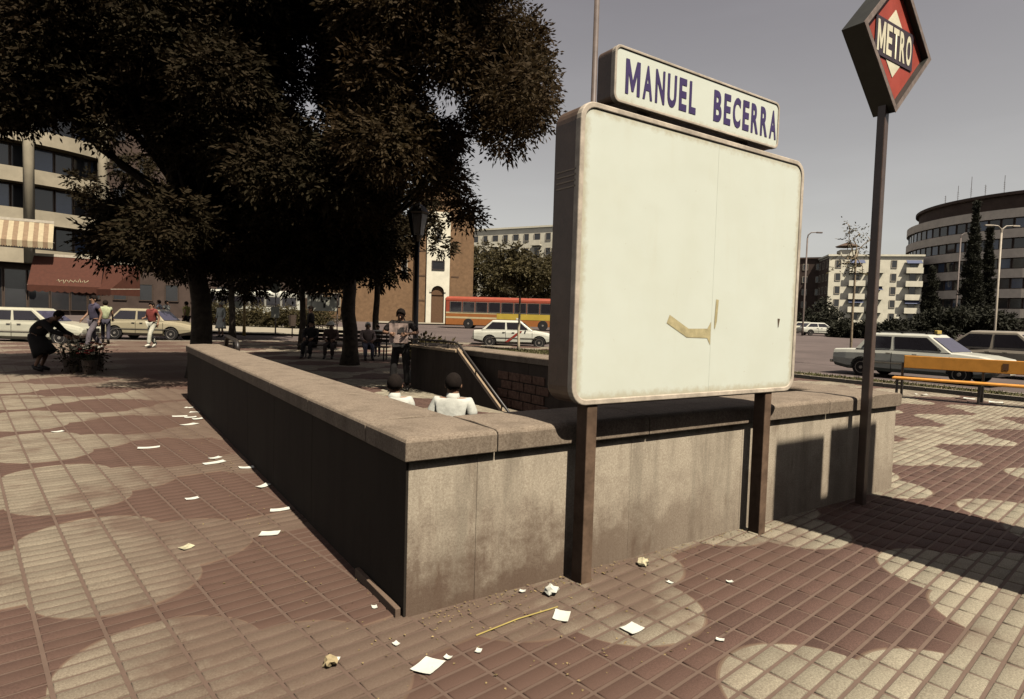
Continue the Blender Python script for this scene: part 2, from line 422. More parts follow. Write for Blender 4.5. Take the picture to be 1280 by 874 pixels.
jit = rng.normal(0, 0.0009, len(bx_))
gzs = np.array([gz(x, y) for x, y in zip(bx_, by_)])
for i in sorted(big):
    o = link('paving_brick', brick_me, None, plaza); o.location = (bx_[i], by_[i], gzs[i] + 0.001 + jit[i])
    o.rotation_euler = (rng.normal(0, 0.0025), rng.normal(0, 0.002), GA + rng.normal(0, 0.004))
Vb = (rotb[None] + np.stack([bx_[rest], by_[rest], gzs[rest] + 0.001 + jit[rest]], 1)[:, None]).reshape(-1, 3)
tilt = np.repeat(rng.normal(0, 0.0025, (len(rest), 2)), 12, 0)
loc = np.tile(rotb, (len(rest), 1)); Vb[:, 2] += tilt[:, 0] * loc[:, 0] + tilt[:, 1] * loc[:, 1]
Fb = (bf[None] + (np.arange(len(rest)) * 12)[:, None, None]).reshape(-1, 4)
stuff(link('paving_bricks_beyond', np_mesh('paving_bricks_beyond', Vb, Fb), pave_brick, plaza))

def ground_patch(name, poly, zoff, m, n=1):
    bm = bmesh.new(); vs = [bm.verts.new((x, y, gz(x, y) + zoff)) for x, y in poly]; bm.faces.new(vs)
    for _ in range(n): bmesh.ops.subdivide_edges(bm, edges=bm.edges[:], cuts=2, use_grid_fill=True)
    for v_ in bm.verts: v_.co.z = gz(v_.co.x, v_.co.y) + zoff
    bmesh.ops.recalc_face_normals(bm, faces=bm.faces)
    me = bpy.data.meshes.new(name); bm.to_mesh(me); bm.free(); return link(name, me, m)
# the pale far pavement across the road, and the one round the church
a = [W(x, D) for x, D in ((120, 37), (300, 35), (430, 36.5), (430, 50), (300, 47), (120, 46))]
struct(ground_patch('far_pavement', a, 0.0, pale_pave, 2))
a = [W(x, D) for x, D in ((470, 66), (600, 70), (760, 78), (760, 110), (470, 90))]
struct(ground_patch('church_pavement', a, 0.0, pale_pave, 2))

# grass strips by the kerb on the right and beyond the stairs
def grass(name, poly, n, label, h=0.07, c=(0.10, 0.095, 0.035)):
    m = mat('grass_blades', c, 0.9, 0.4, 2.0, obj=False, trans=0.2)
    xs = [q[0] for q in poly]; ys = [q[1] for q in poly]; pts = []
    rg = np.random.default_rng(len(poly) * 31 + n)
    P = rg.uniform([min(xs), min(ys)], [max(xs), max(ys)], (n * 3, 2))
    def ins(x, y):
        c_ = False
        for i in range(len(poly)):
            x0, y0 = poly[i]; x1, y1 = poly[i - 1]
            if (y0 > y) != (y1 > y) and x < (x1 - x0) * (y - y0) / (y1 - y0) + x0: c_ = not c_
        return c_
    pts = [(x, y) for x, y in P if ins(x, y)][:n]
    V = []; F = []
    for x, y in pts:
        a_ = rg.uniform(0, 6.28); l_ = h * rg.uniform(0.5, 1.4); dx, dy = math.cos(a_), math.sin(a_); z = gz(x, y) + 0.0
        V += [(x - dx * 0.02, y - dy * 0.02, z), (x + dx * 0.02, y + dy * 0.02, z), (x + dy * l_ * 0.5, y - dx * l_ * 0.5, z + l_)]
        F.append((len(V) - 3, len(V) - 2, len(V) - 1))
    o = stuff(link(name, np_mesh(name, np.array(V), np.array(F)), m)); tag(o, label, 'grass'); return o
soil = mat('verge_soil', (0.17, 0.135, 0.075), 0.95, 0.3, 4, obj=False)
verge = [(15.9, 12), (17.45, 12), (17.45, -3), (15.9, -3)]
struct(ground_patch('verge_soil', verge, 0.004, soil, 2))
grass('grass', verge, 5000, 'dry short grass strip along the kerb behind the orange bench')
verge2 = [(11.8, 19.2), (14.6, 16.6), (16.4, 18.4), (13.4, 21.6)]
struct(ground_patch('verge_soil', verge2, 0.004, soil, 2))
grass('grass', verge2, 2500, 'patch of green grass at the foot of the young street tree', c=(0.10, 0.095, 0.035))
# low granite edging in front of the verge
kst2, kacc2 = kerb_run('verge_edging', [(15.85, -4), (15.85, 12)])
me = MB().bb((-0.494, -0.06, -0.05), (0.494, 0.06, 0.10)).mesh('kerb_stone'); me.materials.append(kerb_m)
for x, y, a_, L in kacc2:
    o = link('kerb_stone', me, None, kst2); o.location = (x, y, gz(x, y)); o.rotation_euler = (0, 0, a_)

# ================================================================== METRO ENTRANCE
conc = concrete_material('parapet_concrete', (0.54, 0.47, 0.36), (0.29, 0.235, 0.172), 0.50, 0.60)
capm = concrete_material('coping_granite', (0.29, 0.235, 0.175), (0.125, 0.092, 0.066), 0.30)
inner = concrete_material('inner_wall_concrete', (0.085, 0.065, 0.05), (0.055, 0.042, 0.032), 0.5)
painted_shade = concrete_material('painted_shade_black', (0.030, 0.024, 0.018), (0.020, 0.016, 0.012), 0.4)  # near-black colour that paints the shade of the left parapet face
darkmetal = mat('dark_brown_metal', (0.075, 0.052, 0.038), 0.55, 0.25, 12, 0.1, 80, metal=0.0, spec=0.4)
railm = mat('dark_rail_paint', (0.03, 0.024, 0.02), 0.45, 0.2, 10, spec=0.5)

def cap_piece(axis, a0, a1, c0, c1, parent, z=0.0):
    t = c1 - c0
    prof = [(0, 0.84), (0, 0.94), (0.008, 0.956), (0.035, 0.966), (t * 0.5, 0.974), (t - 0.035, 0.966), (t - 0.008, 0.956), (t, 0.94), (t, 0.84), (t - 0.03, 0.838), (0.03, 0.838)]
    if axis == 'x': fn = lambda a, b_, h: (h, c0 + a, b_ + z)
    else: fn = lambda a, b_, h: (c0 + a, h, b_ + z)
    return MB().prism(prof, a0 + 0.003, a1 - 0.003, fn).build('coping_stone', capm, parent, bevel=0.006)

pw = thing('parapet_wall', 'long dark shaded parapet wall running back beside the white-shirted people on the stairs', 'wall')
ys = [0.503, 1.7, 2.9, 4.1, 5.3, 6.5, 7.7, 8.6, 9.4]
for y0, y1 in zip(ys[:-1], ys[1:]):
    MB().bb((0, y0 + 0.001, -0.02), (0.5, y1 - 0.001, 0.84)).build('wall_panel', conc, pw, bevel=0.005)
ys = [0.545, 1.75, 3.0, 4.25, 5.5, 6.75, 8.0, 9.45]
for y0, y1 in zip(ys[:-1], ys[1:]): cap_piece('y', y0, y1, -0.035, 0.54, pw)
MB().bb((0.02, 0.5, -4.2), (0.5, 5.3, -0.022)).build('shaft_side', inner, pw)
ys = [-0.003, 1.7, 2.9, 4.1, 5.3, 6.5, 7.7, 8.6, 9.405]
for y0, y1 in zip(ys[:-1], ys[1:]): MB().bb((-0.014, y0 + 0.002, -0.02), (-0.001, y1 - 0.002, 0.838)).build('painted_shade_slab', painted_shade, pw, bevel=0.002)  # thin added slabs carrying the painted shade
MB().box((-0.035, 0.33, 0.012), (0.03, 0.62, 0.07)).build('plinth_strip', conc, pw, bevel=0.004)

fw = thing('parapet_wall', 'stained sunlit concrete parapet wall standing right behind the big blank white sign', 'wall')
xs = [0.0, 0.42, 1.62, 2.82, 3.92, 4.74]
for x0, x1 in zip(xs[:-1], xs[1:]):
    MB().bb((x0 + 0.0006, random.uniform(0, .0015), -0.02), (x1 - 0.0006, 0.5, 0.84)).build('wall_panel', conc, fw, bevel=0.002)
sq = lambda i, z_: [Vector((-0.035 + i, -0.035 + i, z_)), Vector((0.527 - i * 0.2, -0.035 + i, z_)), Vector((0.527 - i * 0.2, 0.54 - i * 0.2, z_)), Vector((-0.035 + i, 0.54 - i * 0.2, z_))]
MB().loft([sq(0.03, .838), sq(0, .84), sq(0, .94), sq(.008, .956), sq(.035, .966), sq(.25, .9735)]).build('coping_stone', capm, fw, bevel=0.005)
xs = [0.53, 1.75, 2.97, 4.0, 4.745]
for x0, x1 in zip(xs[:-1], xs[1:]): cap_piece('x', x0, x1, -0.035, 0.54, fw)
MB().bb((0.5, 0.02, -4.2), (4.74, 0.5, -0.022)).build('shaft_side', inner, fw)

rw = thing('parapet_wall', 'dark inner parapet wall with pale coping beyond the stairs, facing the long shaded wall', 'wall')
ys = [0.0, 1.4, 2.8, 4.2, 5.6, 7.0, 8.6, 10.1]
for y0, y1 in zip(ys[:-1], ys[1:]):
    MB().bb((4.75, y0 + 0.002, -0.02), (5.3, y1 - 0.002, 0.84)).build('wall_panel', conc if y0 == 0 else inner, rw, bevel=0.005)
for y0, y1 in zip(ys[:-1], ys[1:]): cap_piece('y', y0 - (0.035 if y0 == 0 else 0), y1 + (0.03 if y1 > 10 else 0), 4.715 if y0 else 4.75, 5.33, rw)
MB().bb((4.75, 0.0, -4.2), (5.28, 5.3, -0.022)).build('shaft_side', inner, rw)
blk = mat('rough_stone_block', (0.19, 0.11, 0.075), 0.95, 0.35, 14, 0.9, 25, obj=False)
for r_ in range(5):
    for c_ in range(4):
        y0 = 6.52 - c_ * 0.36 - (0.12 if r_ % 2 else 0); z0 = 0.50 - r_ * 0.16
        MB().bb((4.725 - random.random() * 0.012, y0 - 0.33, z0), (4.752, y0, z0 + 0.14)).build('stone_block', blk, rw, bevel=0.01)

pt = thing('stair_balustrade', 'dark balustrade wall with sloping pale edge and handrail down the metro stairs', 'balustrade')
poly = [(9.58, -0.02), (9.58, 0.90), (7.52, 0.93), (5.0, -0.57), (5.0, -3.4), (7.05, -3.4), (7.05, -0.02)]
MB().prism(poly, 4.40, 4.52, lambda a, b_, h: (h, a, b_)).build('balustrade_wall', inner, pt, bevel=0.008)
d_ = Vector((0, 5.0 - 7.52, -0.57 - 0.93)).normalized()
MB().tube([(4.46, 7.56, 0.955), (4.46, 5.0, -0.565)], 0.05, 4).build('sloping_coping', mat('pale_metal_edge', (0.42, 0.31, 0.20), 0.6, 0.15, 8), pt)
MB().bb((4.37, 7.50, 0.905), (4.55, 9.62, 0.96)).build('coping', mat('pale_metal_edge', ()), pt, bevel=0.01)
MB().tube([(4.42, 9.6, 0.9), (4.42, 9.6, 1.07), (4.42, 9.4, 1.085), (4.42, 7.62, 1.10), (4.42, 7.45, 1.06), (4.42, 5.0, -0.38)], 0.022, 8).build('handrail', railm, pt, smooth=True)
for y_ in (8.9, 7.9, 6.8, 5.9):
    zt = 1.09 if y_ > 7.5 else 1.06 - (7.45 - y_) * 0.59
    MB().tube([(4.42, y_, zt - 0.14), (4.42, y_, zt)], 0.012, 6).build('bracket', railm, pt)
hr = thing('handrail', 'short dark metal handrail loop at the far end of the shaded parapet', 'handrail', (0.62, 8.2, 0))
MB().tube([(0, 0.05, 0.90), (0, 0.10, 1.02), (0, 0.2, 1.08), (0, 1.05, 1.12), (0, 1.15, 1.08), (0, 1.18, 0.90)], 0.035, 8).build('rail', railm, hr, smooth=True)
MB().tube([(0, 0.45, 0.9), (0, 0.45, 1.09)], 0.018, 6).build('rail_post', railm, hr)

stepm = mat('stair_stone', (0.36, 0.29, 0.21), 0.9, 0.2, 8, 0.3, 60, obj=False)
sc = thing('staircase', 'stone metro stairs going down between the parapets, two white-shirted people on them', 'stairs')
for k in range(16):
    y1 = 5.3 - k * 0.295; z1 = -0.165 * (k + 1) + 0.165
    if k == 0: continue
    MB().bb((0.5, y1 - 0.295, z1 - 0.165 - 0.1), (4.40, y1 + 0.02, z1 - 0.0)).build('step', stepm, sc, bevel=0.008)
MB().bb((0.5, 5.0, -0.3), (4.4, 5.36, -0.001)).build('step', stepm, sc, bevel=0.006)
MB().bb((0.5, 0.5, -2.75), (4.75, 1.2, -2.6)).build('bottom_landing', stepm, sc)

# ---------------------------------------------------------------- the blank sign
def rrect(x0, x1, z0, z1, r_, n=6):
    pts = []
    for cx, cz, a0 in ((x1 - r_, z1 - r_, 0), (x0 + r_, z1 - r_, 90), (x0 + r_, z0 + r_, 180), (x1 - r_, z0 + r_, 270)):
        for k in range(n + 1):
            a_ = R(a0 + 90 * k / n); pts.append((cx + r_ * math.cos(a_), cz + r_ * math.sin(a_)))
    return pts
def ring_prism(mb, o, i, y0, y1):
    n = len(o)
    vs = [(a, y0, b_) for a, b_ in o] + [(a, y0, b_) for a, b_ in i] + [(a, y1, b_) for a, b_ in o] + [(a, y1, b_) for a, b_ in i]
    fs = []
    for k in range(n):
        q = (k + 1) % n
        fs += [(k, q, n + q, n + k), (2 * n + k, 3 * n + k, 3 * n + q, 2 * n + q), (k, 2 * n + k, 2 * n + q, q), (n + k, n + q, 3 * n + q, 3 * n + k)]
    return mb.add(vs, fs)
XZ = lambda a, b_, h: (a, h, b_)
def sign_white():
    m = bpy.data.materials.new('sign_acrylic'); m.use_nodes = True
    k = NM(m); b = k.n['Principled BSDF']
    geo = k.n.new('ShaderNodeNewGeometry'); pos = geo.outputs['Position']
    sx = k.n.new('ShaderNodeSeparateXYZ'); k.l.new(pos, sx.inputs[0])
    mp = k.n.new('ShaderNodeMapping'); mp.inputs['Scale'].default_value = (9, 1, 1.2); k.l.new(pos, mp.inputs['Vector'])
    st = k.noise(mp.outputs[0], 1.0, 5, 0.6); mott = k.noise(pos, 3.0, 5, 0.6); fine = k.noise(pos, 26, 4, 0.6)
    col = k.mix(k.smooth(mott, 0.35, 0.7), (0.64, 0.67, 0.575), (0.62, 0.645, 0.545))
    col = k.mix(k.op('MULTIPLY', k.smooth(st, 0.55, 0.75), 0.10), col, (0.52, 0.47, 0.32))
    # rain-washed grime along the rims and a few rubbed spots
    ex = k.op('MINIMUM', k.op('SUBTRACT', sx.outputs[0], 0.945), k.op('SUBTRACT', 3.185, sx.outputs[0]))
    ez = k.op('MINIMUM', k.op('SUBTRACT', sx.outputs[2], 1.10), k.op('ABSOLUTE', k.op('SUBTRACT', 2.86, sx.outputs[2])))
    ed = k.op('ADD', k.op('MINIMUM', ex, ez), k.op('MULTIPLY', k.op('SUBTRACT', fine, 0.5), 0.08))
    col = k.mix(k.op('MULTIPLY', k.smooth(ed, 0.085, 0.03), 0.55), col, (0.40, 0.32, 0.18))
    col = k.mix(k.op('MULTIPLY', k.smooth(fine, 0.70, 0.76), 0.35), col, (0.40, 0.34, 0.22))
    k.l.new(col, b.inputs['Base Color']); b.inputs['Roughness'].default_value = 0.42; b.inputs['Specular IOR Level'].default_value = 0.35
    wv = k.noise(pos, 2.2, 2, 0.5); bp = k.n.new('ShaderNodeBump'); bp.inputs['Strength'].default_value = 0.25; bp.inputs['Distance'].default_value = 0.02
    k.l.new(wv, bp.inputs['Height']); k.l.new(bp.outputs[0], b.inputs['Normal'])
    return m
white = sign_white()
rimm = mat('sign_rim_paint', (0.55, 0.47, 0.37), 0.6, 0.25, 10, 0.1, 60, obj=False, stain=0.4)
housing = mat('sign_housing_paint', (0.115, 0.075, 0.052), 0.42, 0.3, 5, 0.15, 70, obj=False, spec=0.5)
sg = thing('sign_board', 'big blank white rounded sign box on two brown posts in front of the parapet', 'sign', (2.06, -0.05, 0))
off = Vector((-2.06, 0.05, 0))
def part(mb, name, m, parent, **kw):
    mb.v = [tuple(Vector(v_) + off) for v_ in mb.v]; return mb.build(name, m, parent, **kw)
X0, X1, Z0, Z1 = 0.945, 3.185, 1.10, 2.86
o_ = rrect(X0, X1, Z0, Z1, 0.105)
part(MB().prism(o_, -0.150, 0.07, XZ), 'housing', housing, sg, bevel=0.012)
i_ = rrect(X0 + 0.030, X1 - 0.030, Z0 + 0.030, Z1 - 0.030, 0.08)
part(ring_prism(MB(), rrect(X0 - 0.004, X1 + 0.004, Z0 - 0.004, Z1 + 0.004, 0.108), i_, -0.178, -0.13), 'rim', rimm, sg, bevel=0.006)
XS = 2.17
f1 = [q for q in rrect(X0 + 0.028, X1 - 0.028, Z0 + 0.028, Z1 - 0.028, 0.082)]
l_ = [q for q in f1 if q[0] < XS]; l_ = [(XS - 0.0003, Z1 - 0.028)] + l_ + [(XS - 0.0003, Z0 + 0.028)]
r1 = [q for q in f1 if q[0] > XS and q[1] > 2]; r2 = [q for q in f1 if q[0] > XS and q[1] < 2]
rr = r2 + r1 + [(XS + 0.0003, Z1 - 0.028), (XS + 0.0003, Z0 + 0.028)]
part(MB().prism(l_, -0.170, -0.152, XZ), 'face_panel', white, sg)
part(MB().prism(rr, -0.1704, -0.152, XZ), 'face_panel', white, sg)
tape = mat('old_tape', (0.47, 0.40, 0.22), 0.7, 0.2, 20)
def strip(pts, wd, y):
    mb = MB()
    L = []; Rr = []
    for i, (x, z) in enumerate(pts):
        a = Vector(pts[max(i - 1, 0)]); b_ = Vector(pts[min(i + 1, len(pts) - 1)]); t = (b_ - a).normalized(); nrm = Vector((-t.y, t.x)) * wd[i] / 2
        L.append((x + nrm.x, z + nrm.y)); Rr.append((x - nrm.x, z - nrm.y))
    return mb.prism(L + Rr[::-1], y - 0.0012, y, XZ)
part(strip([(1.735, 1.625), (1.93, 1.535), (2.13, 1.535), (2.165, 1.535)], [0.06, 0.06, 0.065, 0.16], -0.1708), 'tape_strip', tape, sg)
part(strip([(2.222, 1.77), (2.212, 1.62), (2.205, 1.57)], [0.028, 0.026, 0.008], -0.1718), 'tape_strip', tape, sg)
dent = mat('scratch_dark', (0.10, 0.07, 0.045), 0.8)
part(strip([(2.955, 1.655), (2.952, 1.59)], [0.028, 0.006], -0.1718), 'chip', dent, sg)
for k in range(4):
    z_ = 2.475 - k * 0.033
    part(MB().bb((X0 - 0.004, -0.145, z_ - 0.004), (X0 + 0.002, 0.035 - 0.0 * k, z_ + 0.004)), 'vent_louvre', mat('louvre_edge', (0.30, 0.23, 0.16), 0.4), sg)
for x0 in (1.075, 2.845):
    part(MB().bb((x0, -0.166, -0.01), (x0 + 0.08, -0.068, Z0 + 0.05)), 'post', mat('post_brown_paint', (0.165, 0.108, 0.072), 0.8, 0.3, 9, 0.15, 50, obj=False, spec=0.12, stain=0.5), sg, bevel=0.005)

nb = thing('name_sign', 'white station name box reading MANUEL BECERRA in blue on top of the blank sign', 'sign', (2.06, -0.05, 0))
nx0, nx1, nz0, nz1 = 1.19, 2.83, 2.905, 3.235
part(MB().prism(rrect(nx0, nx1, nz0, nz1, 0.045), -0.150, -0.015, XZ), 'housing', housing, nb, bevel=0.006)
part(ring_prism(MB(), rrect(nx0 - 0.003, nx1 + 0.003, nz0 - 0.003, nz1 + 0.003, 0.047), rrect(nx0 + 0.014, nx1 - 0.014, nz0 + 0.014, nz1 - 0.014, 0.034), -0.176, -0.14), 'rim', rimm, nb, bevel=0.004)
part(MB().prism(rrect(nx0 + 0.012, nx1 - 0.012, nz0 + 0.012, nz1 - 0.012, 0.035), -0.170, -0.152, XZ), 'face_panel', white, nb)
for x_ in (1.5, 2.5):
    part(MB().bb((x_, -0.11, Z1 - 0.01), (x_ + 0.06, -0.05, nz0 + 0.01)), 'bracket', housing, nb)
blue = mat('sign_blue_letters', (0.060, 0.042, 0.125), 0.5, 0.15, 12)
def letter(ch, x, z, h, wdt, y, m, parent, thick=0.03, rot=None):
    if ch == 'M':
        q = [(0, 0), (0, 1), (.24, 1), (.5, .42), (.76, 1), (1, 1), (1, 0), (.79, 0), (.79, .60), (.57, .10), (.43, .10), (.21, .60), (.21, 0)]
        me = bpy.data.meshes.new('letter'); me.from_pydata([tuple(Vector((x + a * wdt, y, z + b_ * h)) + off) for a, b_ in q], [], [tuple(range(len(q)))])
        return link('letter', me, m, parent)
    c = bpy.data.curves.new('letter', 'FONT'); c.body = ch; c.size = 1.0; c.offset = thick; c.extrude = 0.0; c.fill_mode = 'FRONT'; c.resolution_u = 4
    o = bpy.data.objects.new('letter', c); COL.objects.link(o); bpy.context.view_layer.update()
    dg = bpy.context.evaluated_depsgraph_get(); me = bpy.data.meshes.new_from_object(o.evaluated_get(dg)); bpy.data.objects.remove(o); bpy.data.curves.remove(c)
    co = np.array([v_.co[:] for v_ in me.vertices]); lo, hi = co.min(0), co.max(0)
    for v_ in me.vertices:
        a = (v_.co.x - lo[0]) / (hi[0] - lo[0]) * wdt; b_ = (v_.co.y - lo[1]) / (hi[1] - lo[1]) * h
        v_.co = Vector((x + a, y, z + b_)) + off
    me.materials.clear()
    return link('letter', me, m, parent)
x = nx0 + 0.088
for ch in 'MANUEL BECERRA':
    if ch == ' ': x += 0.155; continue
    wd = 0.122 if ch == 'M' else 0.066 if ch in 'L' else 0.072 if ch == 'E' else 0.084
    letter(ch, x, nz0 + 0.062, 0.205, wd, -0.1725, blue, nb, 0.035); x += wd + 0.0245

# ---------------------------------------------------------------- metro diamond on its pole
off = Vector((-4.43, 0.13, 0))
mp_ = thing('metro_pole_sign', 'red METRO diamond box on a tall dark square pole at the parapet end', 'sign', (4.43, -0.13, 0))
polem = mat('pole_brown_paint', (0.085, 0.055, 0.042), 0.35, 0.25, 7, 0.1, 50, obj=False, spec=0.55)
part(MB().bb((4.395, -0.165, -0.01), (4.465, -0.095, 3.58)), 'pole', polem, mp_, bevel=0.006)
DX, DZ, DH = 4.46, 4.10, 0.60
def dia(h, cx=DX, cz=DZ): return [(cx + h, cz), (cx, cz + h), (cx - h, cz), (cx, cz - h)]
dbox = mat('diamond_box_paint', (0.030, 0.030, 0.024), 0.5, 0.2, 8, spec=0.4)
rimd = mat('diamond_rim_paint', (0.22, 0.17, 0.145), 0.6, 0.3, 14, obj=False, stain=0.4)
part(ring_prism(MB(), dia(DH), dia(DH - 0.012), -0.215, -0.03), 'housing', dbox, mp_)
part(MB().prism(dia(DH - 0.013), -0.06, -0.034, XZ), 'back_plate', dbox, mp_)
part(ring_prism(MB(), dia(DH + 0.004), dia(DH - 0.055), -0.222, -0.214), 'rim', rimd, mp_)
part(ring_prism(MB(), dia(DH - 0.056), dia(DH - 0.062), -0.221, -0.155), 'inner_rim', dbox, mp_)
redm = mat('metro_red', (0.37, 0.062, 0.040), 0.5, 0.15, 5, obj=False)
part(MB().prism(dia(DH - 0.064), -0.170, -0.155, XZ), 'red_panel', redm, mp_)
cream = mat('metro_cream', (0.70, 0.65, 0.47), 0.5, 0.1, 9)
part(MB().prism(dia(0.29), -0.174, -0.171, XZ), 'white_diamond', cream, mp_)
part(MB().bb((DX - 0.335, -0.179, DZ - 0.16), (DX + 0.335, -0.175, DZ + 0.16)), 'name_band', mat('metro_band_dark', (0.05, 0.035, 0.045), 0.5), mp_)
x = DX - 0.305
for ch in 'METRO':
    wd = 0.135 if ch == 'M' else 0.098
    letter(ch, x, DZ - 0.13, 0.26, wd, -0.182, cream, mp_, 0.03); x += wd + 0.02

# ---------------------------------------------------------------- added unseen sun-blocking hoarding beside the entrance (its shadow falls on the parapet end)
hb = thing('shadow_screen', 'tall added unseen sun-blocking hoarding on steel legs standing beside the metro entrance', 'screen', (4.19, -2.3, 0))
hm = mat('shadow_screen_steel', (0.18, 0.15, 0.12), 0.6); pm = mat('shadow_screen_paper', (0.45, 0.38, 0.28), 0.8, 0.3, 2)
off = Vector((-4.19, 2.3, 0))
part(MB().bb((3.38, -2.36, 0.55), (5.02, -2.28, 3.90)), 'panel', hm, hb, bevel=0.01)
part(MB().bb((3.38, -2.36, 3.90), (4.10, -2.28, 4.45)), 'panel', hm, hb, bevel=0.01)
part(MB().bb((4.205, -2.36, 3.90), (5.02, -2.28, 4.51)), 'panel', hm, hb, bevel=0.01)
part(MB().bb((3.46, -2.364, 0.7), (4.16, -2.361, 3.85)), 'poster', pm, hb); part(MB().bb((4.24, -2.364, 0.7), (4.94, -2.361, 3.85)), 'poster', pm, hb)
for x_ in (3.5, 4.8): part(MB().bb((x_, -2.36, -0.02), (x_ + 0.1, -2.28, 0.56)), 'leg', hm, hb)

# ================================================================== TREES
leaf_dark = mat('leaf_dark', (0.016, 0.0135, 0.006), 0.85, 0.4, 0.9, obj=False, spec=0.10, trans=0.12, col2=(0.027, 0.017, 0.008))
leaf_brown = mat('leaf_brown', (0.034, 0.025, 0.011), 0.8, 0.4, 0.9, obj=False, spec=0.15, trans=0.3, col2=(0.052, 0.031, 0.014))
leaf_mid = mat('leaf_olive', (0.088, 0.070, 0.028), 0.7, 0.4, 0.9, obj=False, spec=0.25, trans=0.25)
leaf_cyp = mat('leaf_cypress', (0.026, 0.026, 0.014), 0.8, 0.4, 1.5, obj=False, trans=0.1)
bark = mat('bark', (0.060, 0.045, 0.032), 0.95, 0.4, 7, 0.8, 14, obj=False)
bark_pale = mat('bark_pale', (0.26, 0.20, 0.13), 0.9, 0.3, 9, 0.3, 30, obj=False)
def sprays(cl, n_per, leaf, wid, nl, seed, shell=0.35, droop=0.5, spread=0.3):
    """cl: array of clump (x,y,z,r); pinnate sprays of nl leaflets round every clump -> verts, quads"""
    rg = np.random.default_rng(seed); cl = np.array(cl, float)
    idx = np.repeat(np.arange(len(cl)), np.maximum(3, (n_per * (cl[:, 3] / cl[:, 3].mean()) ** 2).astype(int)))
    N = len(idx); d = rg.normal(size=(N, 3)); d /= np.linalg.norm(d, axis=1)[:, None]
    rad = rg.uniform(shell, 1.0, N) ** 0.7
    o = cl[idx, :3] + d * (cl[idx, 3] * rad)[:, None] * np.array([1, 1, 0.75])
    ax = d + rg.normal(size=(N, 3)) * 0.5; ax[:, 2] -= droop; ax /= np.linalg.norm(ax, axis=1)[:, None]
    side = np.cross(ax, np.array([0, 0, 1.0])) + rg.normal(size=(N, 3)) * 0.25; side /= np.linalg.norm(side, axis=1)[:, None] + 1e-9
    Vs = []; 
    L = leaf * rg.uniform(0.7, 1.25, N)
    for k in range(nl):
        t = (k // 2 + 0.5) / (nl / 2); sg_ = 1 if k % 2 else -1
        if k == nl - 1: dirn = ax.copy(); p0 = o + ax * (spread * 1.0)
        else:
            dirn = ax * 0.55 + side * sg_ * 0.8 + rg.normal(size=(N, 3)) * 0.15; p0 = o + ax * (spread * t)
        dirn /= np.linalg.norm(dirn, axis=1)[:, None]
        nr = np.cross(dirn, ax + rg.normal(size=(N, 3)) * 0.7); nr /= np.linalg.norm(nr, axis=1)[:, None] + 1e-9
        tip = p0 + dirn * L[:, None]; midp = p0 + dirn * (L * 0.45)[:, None]
        Vs.append(np.stack([p0, midp + nr * wid * 0.5, tip, midp - nr * wid * 0.5], 1))
    V = np.concatenate(Vs, 0).reshape(-1, 3); F = np.arange(len(V)).reshape(-1, 4)
    return V, F
def limb(mb, a, b_, r0, r1, rg, sag=0.12, n=6, seg=5):
    a, b_ = Vector(a), Vector(b_); pts = []; rs = []
    for i in range(seg + 1):
        t = i / seg; p = a.lerp(b_, t)
        if 0 < i < seg: p += Vector((rg.uniform(-1, 1), rg.uniform(-1, 1), rg.uniform(-0.3, 1))) * sag
        pts.append(p); rs.append(r0 + (r1 - r0) * t)
    mb.tube(pts, rs, n)
def make_tree(name, label, base, fork_h, r0, clumps, n_per, leaf=0.12, wid=0.045, nl=7, m=None, seed=1, group=None, nlimb=14, bk=None, droop=0.5, spread=0.3, lean=(0, 0), shell=0.35):
    bk = bk or bark; m = m or leaf_dark
    x, y = base; z0 = gz(x, y)
    t = thing(name, label, 'tree', (x, y, z0), 0, group)
    rg = random.Random(seed); mb = MB()
    top = Vector((lean[0], lean[1], fork_h)); pts = []; rs = []
    for i in range(7):
        q = i / 6; pts.append(Vector((top.x * q + (rg.uniform(-1, 1) * r0 * 0.3 if 0 < i < 6 else 0), top.y * q + (rg.uniform(-1, 1) * r0 * 0.3 if 0 < i < 6 else 0), -0.1 + (fork_h + 0.1) * q)))
        rs.append(r0 * (1.35 if i == 0 else 1.0 - 0.3 * q))
    mb.tube(pts, rs, 12)
    mb.build('trunk', bk, t, smooth=True)
    C_ = [(c[0] - x, c[1] - y, c[2] - z0, c[3]) for c in clumps]
    pick = sorted(C_, key=lambda c: rg.random())[:nlimb]
    if nlimb:
        lb = MB()
        for c in pick: limb(lb, top - Vector((0, 0, rg.uniform(0, fork_h * 0.15))), c[:3], r0 * 0.42, 0.015, rg, 0.12 + r0 * 0.4)
        lb.build('limbs', bk, t, smooth=True)
    V, F = sprays(C_, n_per, leaf, wid, nl, seed, shell, droop, spread)
    link('crown', np_mesh('crown', V, F), m, t)
    return t

